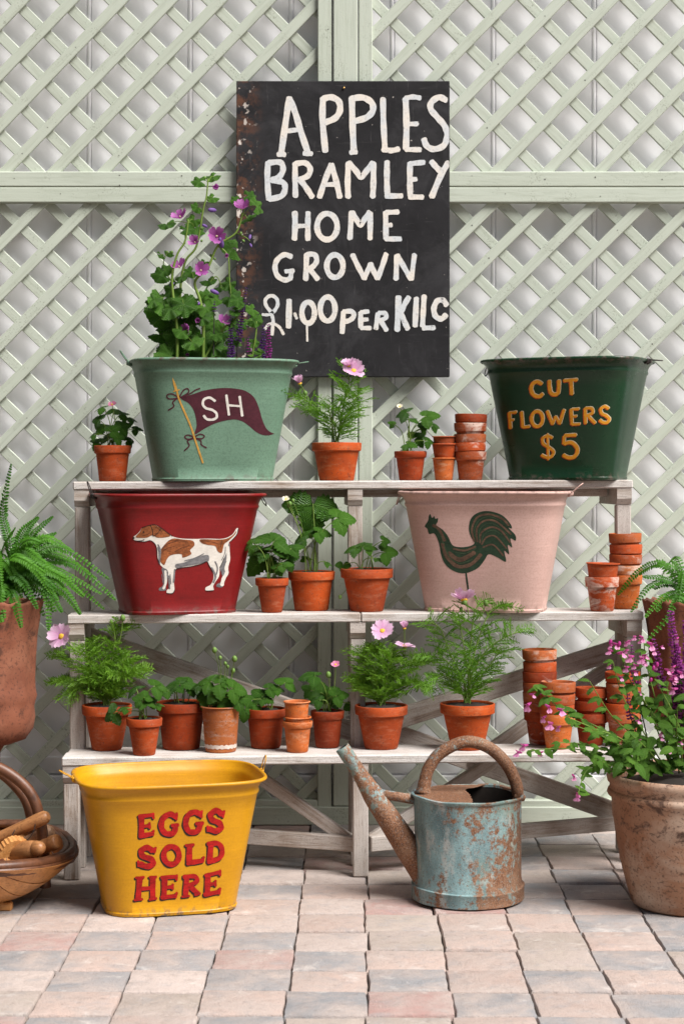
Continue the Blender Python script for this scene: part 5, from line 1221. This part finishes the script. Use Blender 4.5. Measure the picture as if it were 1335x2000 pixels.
vst = [([(1300, 1510), (1225, 1452), (1150, 1412), (1095, 1385), (1062, 1355), (1042, 1338)], -.10, .0022), ([(1290, 1510), (1200, 1478), (1110, 1462), (1030, 1466)], -.13, .002), ([(1285, 1510), (1190, 1490), (1145, 1505), (1128, 1550)], -.14, .0018),
       ([(1310, 1505), (1272, 1400), (1225, 1320), (1208, 1262)], -.05, .002), ([(1315, 1505), (1285, 1390), (1262, 1300), (1256, 1250)], -.02, .002), ([(1330, 1505), (1310, 1400), (1300, 1330)], -.04, .002), ([(1340, 1505), (1335, 1400), (1340, 1320)], -.03, .002),
       ([(1295, 1505), (1240, 1440), (1195, 1400), (1150, 1330)], -.08, .0018), ([(1325, 1510), (1320, 1440), (1322, 1380)], -.10, .002), ([(1290, 1510), (1230, 1470), (1180, 1440), (1130, 1420)], -.13, .0018), ([(1350, 1505), (1365, 1420), (1370, 1330)], -.04, .002), ([(1300, 1508), (1260, 1460), (1225, 1430)], -.13, .0018), ([(1380, 1508), (1400, 1440), (1420, 1370)], -.03, .002), ([(1270, 1510), (1205, 1500), (1160, 1480)], -.13, .0018), ([(1300, 1505), (1250, 1420), (1215, 1360), (1195, 1290)], -.07, .0018), ([(1315, 1505), (1290, 1420), (1240, 1340), (1235, 1285)], -.06, .0018), ([(1330, 1505), (1325, 1420), (1280, 1330)], -.08, .0018), ([(1290, 1508), (1215, 1445), (1165, 1425), (1105, 1400)], -.12, .0018), ([(1285, 1508), (1220, 1480), (1150, 1455), (1090, 1450)], -.14, .0018)]
for st, dd, w in vst:
    pts = [S(x, y, -.02 + (dd + .02) * i / (len(st) - 1)) for i, (x, y) in enumerate(st)]
    stalk(sv, pts, w, w * .5, M['stem'], 'stem', 6)
    cm = catmull(pts, 8); m = len(cm)
    for i in range(2, m, 2):
        for sg in (-1, 1):
            if q.random() < .16: continue
            sz = q.uniform(.018, .036) * (1.15 - .45 * i / m); a = q.uniform(0, 2 * PI); d = Vector((math.cos(a), math.sin(a) * .7 - .25, q.uniform(-.35, .5)))
            put('leaf', q.choice(VLEAF), sv, frame(cm[i], d, (q.uniform(-.4, .4), -.5, .9), sz))
for k in range(95):                               # leaf mass over the soil
    x, y = q.uniform(1205, 1410), q.uniform(1350, 1500)
    if x < 1245: y = q.uniform(1450, 1500)
    put('leaf', q.choice(VLEAF), sv, frame(S(x, y, q.uniform(-.13, .06)), Vector((q.uniform(-1, 1), -.4, q.uniform(-.4, .6))), (q.uniform(-.5, .5), -.6, .8), q.uniform(.020, .038)))
def lip_flower(pos, size, q):                     # little two-lipped salvia flower
    vs, fs, uv = [], [], []; sx = q.choice((-1, 1)); d = Vector((sx * q.uniform(.3, .9), -.6, q.uniform(-.4, .2))).normalized(); up = Vector((0, 0, 1)); s_ = d.cross(up).normalized(); up = s_.cross(d)
    t = pos + d * size * .45
    tube([pos, t], [size * .07, size * .13], 6, False, vs, fs); uv += [(0, .1)] * 12
    def fan(dirs, base, y1):
        s = len(vs); vs.append(base); uv.append((0, .2))
        for v in dirs: vs.append(base + v * size); uv.append((.5, y1))
        for k in range(len(dirs) - 1): fs.append((s, s + 1 + k, s + 2 + k))
    fan([s_ * a + d * b - up * c_ for a, b, c_ in ((-.12, .05, .05), (-.36, .16, .28), (-.2, .28, .42), (0, .22, .40), (.2, .28, .42), (.36, .16, .28), (.12, .05, .05))], t, 1.0)
    fan([s_ * a + d * b + up * c_ for a, b, c_ in ((-.12, .02, .02), (-.12, .22, .16), (0, .3, .22), (.12, .22, .16), (.12, .02, .02))], t, .5)
    return mk('flower', rel(vs, sv.location), fs, M['sal_pink'], sv, uvs=uv)
for x, y, sz in [(1036, 1372, 34), (1033, 1356, 22), (1064, 1376, 30), (1087, 1384, 34), (1066, 1398, 26), (1078, 1412, 36), (1094, 1418, 22), (1030, 1455, 32), (1018, 1470, 30), (1060, 1468, 22), (1130, 1557, 28), (1124, 1548, 18), (1116, 1512, 22), (1203, 1276, 34), (1192, 1300, 20), (1236, 1282, 34), (1258, 1284, 34), (1262, 1254, 34), (1270, 1268, 24), (1246, 1300, 26), (1228, 1302, 28), (1322, 1345, 32), (1310, 1320, 24), (1296, 1430, 22), (1300, 1462, 22), (1318, 1300, 22), (1285, 1300, 18)] + [(random.Random(k + 60).uniform(1185, 1335), random.Random(k + 160).uniform(1240, 1330), random.Random(k + 260).uniform(16, 28)) for k in range(22)] + [(random.Random(k + 460).uniform(1215, 1335), random.Random(k + 560).uniform(1330, 1480), random.Random(k + 660).uniform(14, 22)) for k in range(9)]:
    lip_flower(S(x, y, -.10 if x < 1150 else -.06), sz / s_b * .78, q)
for x, y, sz in [(1191, 1254, 10), (1208, 1258, 10), (1275, 1305, 9), (1282, 1298, 9), (1043, 1345, 8), (1056, 1352, 9), (1270, 1328, 8)]:
    put('flower_bud', PBUD, sv, frame(S(x, y, -.07), Vector((1, 0, 0)), (.2, -.3, 1), sz / s_b))
for (x0, y0, x1, y1, r_) in [(1334, 1425, 1308, 1196, .022), (1292, 1345, 1276, 1250, .015), (1352, 1390, 1338, 1215, .021), (1240, 1335, 1232, 1262, .011), (1232, 1405, 1222, 1338, .010), (1380, 1390, 1385, 1240, .02), (1318, 1400, 1322, 1270, .016)]:
    dd = q.uniform(-.05, .02); floret_spike(sv, S(x0, y0, dd), S(x1, y1, dd), r_, M['sal_purple'], q, .95)
    stalk(sv, [S(x0 + (1330 - x0) * .4, 1500, -.02), S(x0, y0, dd), S(x1, y1, dd)], .0018, .0009, M['stem_d'], 'stem')

# ================================================================== URNS WITH FERNS
M['urn'] = m_aged_terracotta('urn_terracotta', (0.16, 0.048, 0.022), (0.22, 0.070, 0.033), (0.075, 0.026, 0.014), (0.29, 0.115, 0.062))
def urn(label, cx, d, rim_y, rr, bot_y, foot_y):
    s = F / d; x = XX(cx, d); zr = ZZ(rim_y, d); zb = ZZ(bot_y, d); H = zr - zb
    root = thing('terracotta_urn', label, 'urn', (x, d, 0))
    r0 = rr / s
    prof = [(0, zb), (r0 * .42, zb), (r0 * .68, zb + .012), (r0 * .80, zb + .034), (r0 * .845, zb + .062), (r0 * .83, zb + .085), (r0 * .83, zb + .100), (r0 * .855, zb + .112), (r0 * .83, zb + .125), (r0 * .82, zb + .15), (r0 * .83, zb + H * .55), (r0 * .86, zb + H * .75), (r0 * .92, zb + H * .9), (r0 * .99, zb + H * .975), (r0, zb + H * .99), (r0 * .985, zb + H), (r0 * .93, zb + H * .992), (r0 * .86, zb + H * .93), (r0 * .8, zb + H * .85), (0, zb + H * .85)]
    vs, fs = lathe(prof, 96)
    for v in vs:
        a = math.atan2(v.y, v.x); rad_ = math.hypot(v.x, v.y); u = (v.z - zb) / H
        if .26 < u < .93 and rad_ > r0 * .5: v.xy *= 1 + .045 * max(0, math.cos(11 * a)) ** .6      # gadroon ribs
        elif u >= .93 and rad_ > r0 * .7: v.xy *= 1 + .025 * math.cos(22 * a); v.z += .003 * math.cos(22 * a)
        elif u < .2 and rad_ > r0 * .3: v.xy *= 1 + .02 * math.sin(9 * a) * math.sin(v.z * 160)
    mk('bowl', vs, fs, M['urn'], root, angle=60)
    zf = .0
    prof = [(0, zf), (r0 * .62, zf), (r0 * .62, zf + .03), (r0 * .55, zf + .036), (r0 * .34, zf + .05), (r0 * .20, zf + .075), (r0 * .17, zf + (zb - zf) * .55), (r0 * .20, zb - .02), (r0 * .32, zb + .004), (0, zb + .004)]
    vs, fs = lathe(prof, 48); mk('foot', vs, fs, M['urn'], root, angle=40)
    vs, fs = soil_mesh(r0 * .84, zr - .02); mk('soil', vs, fs, M['soil'], root, True)
    return root, Vector((x, d, zr))
def frond(root, pts, width, q, name='frond'):
    cm = catmull(pts, 10); n0 = len(cm); L = sum((cm[i + 1] - cm[i]).length for i in range(n0 - 1)); vs, fs = [], []
    tube(rel(cm, root.location), [.0014 - .0010 * i / (n0 - 1) for i in range(n0)], 4, False, vs, fs)
    npin = int(L / .0072); twist = Vector((q.uniform(-.4, .4), -q.uniform(.4, 1), q.uniform(.5, 1))).normalized()
    for i in range(2, npin):
        t = i / npin; f = t * (n0 - 1); k = min(int(f), n0 - 2); p = cm[k].lerp(cm[k + 1], f - k); tg = (cm[k + 1] - cm[k]).normalized()
        sd = tg.cross(twist).normalized(); up = sd.cross(tg).normalized()
        w = width * (math.sin(PI * min(1, t * .86 + .12)) ** .6) * (1 - .25 * t) * q.uniform(.88, 1.08)
        for sg in (-1, 1):
            d = (sd * sg + tg * (.25 + .3 * t) - up * q.uniform(-.05, .28)).normalized(); c_ = d.cross(up).normalized() * sg; h = .0034 + .0008 * q.random(); s = len(vs); B = p - root.location
            vs.extend([B + tg * h * .5, B + d * w * .35 + c_ * h * .8 + up * .0008, B + d * w * .72 + c_ * h * .62 - up * .001, B + d * w - up * w * .16, B + d * w * .7 - c_ * h * .66 - up * .001, B + d * w * .35 - c_ * h * .9, B - tg * h * .5, B + d * w * .5 - up * .0015])
            m = s + 7; r = list(range(s, s + 7)); fs.extend([(r[j], r[(j + 1) % 7], m) for j in range(7)])
    return mk(name, rel([v + root.location for v in vs], root.location), fs, M['fern'], root)
def fern(label, top, d, fronds, seed, extra, wd=.0205):
    q = random.Random(seed); root = thing('fern', label, 'fern', top - Vector((0, 0, .02)))
    for f in fronds:
        dep = f[1] if len(f) > 1 else q.uniform(-.05, .05); n = len(f[0])
        frond(root, [top + Vector((0, 0, -.01))] + [P(x, y, d + dep * (i + 1) / n) for i, (x, y) in enumerate(f[0])], wd * q.uniform(.85, 1.1), q)
    for k in range(extra):
        a = q.uniform(0, 2 * PI); l = q.uniform(.10, .19); hd = Vector((math.cos(a), math.sin(a) * .8, 0)); up = q.uniform(.02, .12)
        frond(root, [top + Vector((0, 0, -.01)), top + hd * l * .4 + Vector((0, 0, up)), top + hd * l * .8 + Vector((0, 0, up * .8)), top + hd * l * 1.15 + Vector((0, 0, up * .8 - .06))], wd * q.uniform(.8, 1), q)
    return root
ur, top = urn('tall ribbed terracotta urn at the left edge holding a fern', -20, 4.20, 1172, 104, 1452, 1620)
fern('lush green fern arching out of the ribbed urn at the left', top, 4.20, [
    ([(20, 1080), (6, 1000), (22, 905)], -.06), ([(40, 1090), (62, 1045), (104, 1008)], -.03), ([(60, 1090), (120, 1070), (215, 1132)], -.02), ([(70, 1105), (140, 1100), (228, 1172)], .02), ([(70, 1125), (130, 1130), (205, 1190)], .03),
    ([(40, 1115), (85, 1140), (122, 1196)], -.12), ([(55, 1130), (92, 1150), (96, 1232)], -.12), ([(14, 1150), (30, 1175), (42, 1226)], -.14), ([(50, 1080), (90, 1050), (140, 1075)], .0), ([(60, 1130), (120, 1150), (158, 1200)], -.04),
    ([(30, 1080), (55, 1055), (80, 1060)], -.07), ([(20, 1100), (40, 1090), (90, 1120)], -.11), ([(-20, 1080), (-40, 1010), (-50, 950)], -.02), ([(30, 1120), (60, 1100), (130, 1130)], -.09), ([(0, 1090), (10, 1060), (30, 1030)], -.09), ([(5, 1140), (-5, 1180), (5, 1215)], -.13), ([(60, 1095), (120, 1085), (190, 1130)], .04), ([(60, 1110), (120, 1115), (200, 1160)], -.02), ([(60, 1120), (110, 1120), (165, 1165)], -.07), ([(50, 1100), (80, 1080), (150, 1110)], .02), ([(45, 1120), (70, 1120), (110, 1150)], -.1), ([(40, 1100), (70, 1060), (110, 1040)], .03), ([(30, 1090), (45, 1040), (75, 1010)], .02)], 51, 34)
ur2, top2 = urn('terracotta urn with a fern half hidden behind the salvias', 1345, 4.45, 1172, 90, 1430, 1600)
fern('small fern in the urn behind the salvias at the right edge', top2, 4.45, [
    ([(1320, 1140), (1290, 1128), (1253, 1126)], -.08), ([(1325, 1130), (1305, 1105), (1282, 1098)], -.04), ([(1320, 1160), (1290, 1170), (1258, 1206)], -.10), ([(1325, 1170), (1312, 1195), (1262, 1252)], -.12), ([(1330, 1140), (1325, 1110), (1310, 1095)], -.05), ([(1330, 1165), (1318, 1175), (1300, 1215)], -.13), ([(1345, 1130), (1350, 1100), (1362, 1080)], -.03), ([(1325, 1150), (1300, 1140), (1275, 1150)], -.06), ([(1330, 1160), (1305, 1165), (1280, 1195)], -.09)], 52, 7, .017)

# ================================================================== TRUG BASKET WITH TOOLS
TL = Vector((XX(-28, 4.08), 4.08, .001))
M['slat'] = m_wood('basket_slat_wood', (0.40, 0.165, 0.045), (0.66, 0.32, 0.11), (30, 3, 30), .45)
M['bark'] = m_wood('bark_rim_wood', (0.055, 0.022, 0.012), (0.20, 0.075, 0.03), (8, 8, 8), .45)
M['turn'] = m_wood('turned_handle_wood', (0.26, 0.11, 0.04), (0.44, 0.20, 0.075), (30, 30, 4), .42)
M['turn2'] = m_wood('pale_turned_wood', (0.36, 0.20, 0.11), (0.52, 0.33, 0.20), (30, 30, 4), .5)
trug = thing('trug_basket', 'wooden trug basket with a bark rim and arched handle, filled with garden tools', 'basket', TL)
TW, TLn, TH = .185, .235, .100
def hull(u, v, off=0.0):
    w = math.sqrt(max(0.0, 1 - .93 * v * v)); s_ = abs(u) ** 2.1 + (1 - abs(u) ** 2.1) * abs(v) ** 3.2
    return Vector((TW * u * w + off * u, TLn * v + off * v * .6, .010 + (TH - .010 + .016 * v * v) * s_ - off * (1 - s_)))
ns = 9
for k in range(ns):                              # overlapping slats running end to end
    u0, u1 = -1 + 2 * k / ns + .006, -1 + 2 * (k + 1) / ns - .008; off = .0045 * abs(k - ns // 2) + .001
    vs, fs = [], []; nv = 20
    for j in range(nv + 1):
        v = -.985 + 1.97 * j / nv
        for o_ in (off, off - .0035):
            for i in range(5): vs.append(hull(max(-1, min(1, u0 + (u1 - u0) * i / 4)), v, o_ + .0042 * (i / 4 if k >= ns // 2 else 1 - i / 4)))
    for j in range(nv):
        a = j * 10; b = a + 10
        for i in range(4): fs.append((a + i, a + i + 1, b + i + 1, b + i)); fs.append((a + 6 + i, a + 5 + i, b + 5 + i, b + 6 + i))
        fs.append((a, b, b + 5, a + 5)); fs.append((a + 4, a + 9, b + 9, b + 4))
    mk('slat', vs, fs, M['slat'], trug, angle=40)
def rim_pt(a, dr=0.0, dz=0.0): return Vector(((TW + dr) * math.cos(a), (TLn + dr) * math.sin(a), TH + .016 * math.sin(a) ** 2 + dz))
for dr, dz, r_ in ((.010, -.004, .0105), (.009, .008, .0098), (-.006, .008, .0085)):
    pts = [rim_pt(2 * PI * k / 60, dr, dz) for k in range(61)]; qz = random.Random(8)
    vs, fs = tube(pts, [r_ * qz.uniform(.85, 1.12) for _ in range(60)] + [r_], 9, False); mk('rim', vs, fs, M['bark'], trug, True)
for yo, rr_, hz, hw in ((-.018, .0125, .306, .128), (.022, .0115, .290, .100)):
    pts = [Vector((-hw - .01, yo, .03)), Vector((-hw, yo, TH + .07)), Vector((-hw * .72, yo, hz - .05)), Vector((0, yo, hz)), Vector((hw * .72, yo, hz - .05)), Vector((hw, yo, TH + .07)), Vector((hw + .01, yo, .03))]
    vs, fs = tube(catmull(pts, 8), rr_, 9); mk('handle', vs, fs, M['bark'], trug, True)
for v_ in (-.45, .45):
    m_ = box_mesh(.16, .022, .018, .003, mat=M['slat']); o = ob('foot', m_, trug); o.location = (0, TLn * v_, .009)
def tool(label, a, b, prof, mat, da, db, name='garden_tool', extra=None):
    """turned wooden handle: prof = [(t, radius px)] from a to b (photo pixels)"""
    A, B = P(*a, 4.08 + da), P(*b, 4.08 + db); root = thing(name, label, 'tool', A)
    ax = B - A; L = ax.length; s = F / 4.12
    vs, fs = lathe([(0, prof[0][0] * L)] + [(r / s, t * L) for t, r in prof] + [(0, prof[-1][0] * L)], 20)
    o = mk('handle', vs, fs, mat, root, angle=50); o.rotation_mode = 'QUATERNION'; o.rotation_quaternion = ax.to_track_quat('Z', 'Y')
    return root, ax
r, ax = tool('long wooden tool handle with a cord hole lying across the trug', (-70, 1668), (95, 1593), [(0, 10), (.3, 11), (.7, 12), (.88, 13.5), (.97, 12.5), (1, 8)], M['turn'], -.02, -.06)
s4 = F / 4.12
vs, fs = tube(catmull([ax * .86 + Vector((0, -.014, .0)), ax * .86 + Vector((-.004, -.016, -.02)), ax * .8 + Vector((-.01, -.016, -.035)), ax * .70 + Vector((-.02, -.014, -.02)), ax * .62 + Vector((0, -.013, .004))], 5), .0011, 5); mk('cord', vs, fs, M['wire'], r, True)
vs, fs = lathe([(0, 0), (.0034, 0), (.0034, .002), (0, .002)], 12); o = mk('cord_hole', vs, fs, M['dark'], r); o.rotation_euler = (R(90), 0, 0); o.location = ax * .87 + Vector((0, -10.4 / s4, .0))
r, ax = tool('turned wooden tool handle with a round pale knob in the trug', (20, 1668), (86, 1654), [(0, 10), (.15, 16), (.5, 18), (.70, 16.5), (.76, 13), (.80, 15), (.93, 11), (1, 5)], M['turn'], -.08, -.14)
r, ax = tool('stubby wooden handle with a flat end beside the trug rim', (60, 1664), (114, 1642), [(0, 12), (.3, 13), (.6, 14), (.7, 12), (.78, 15), (.97, 14), (1, 12)], M['turn'], -.03, -.07)
r, ax = tool('pale worn wooden handle behind the stubby one in the trug', (40, 1650), (104, 1622), [(0, 10), (.5, 12), (.9, 14), (1, 8)], M['turn2'], .02, .0)
# ribbed wooden twine winder
A = P(28, 1662, 3.99); r = thing('wooden_scoop', 'ribbed fan-shaped wooden butter pat standing in the trug', 'tool', A)
vs, fs = [], []; nn = 26
for k in range(nn + 1):
    a = PI * k / nn; rr_ = .036 + (.0012 if k % 2 else -.0006)
    for y in (-.012, .012): vs.append((rr_ * math.cos(a), y, rr_ * math.sin(a) - .005))
for k in range(nn): fs.append((2 * k, 2 * k + 2, 2 * k + 3, 2 * k + 1))
for y in (0, 1): fs.append(tuple(2 * k + y for k in range(nn + 1)) if y else tuple(2 * k for k in reversed(range(nn + 1))))
o = mk('paddle', vs, fs, M['slat'], r); o.rotation_euler = (R(18), R(-8), R(25))
vs, fs = tube([(0, 0, 0), (.0, .0, -.045)], [.008, .009], 10); mk('handle', vs, fs, M['turn'], r, True)
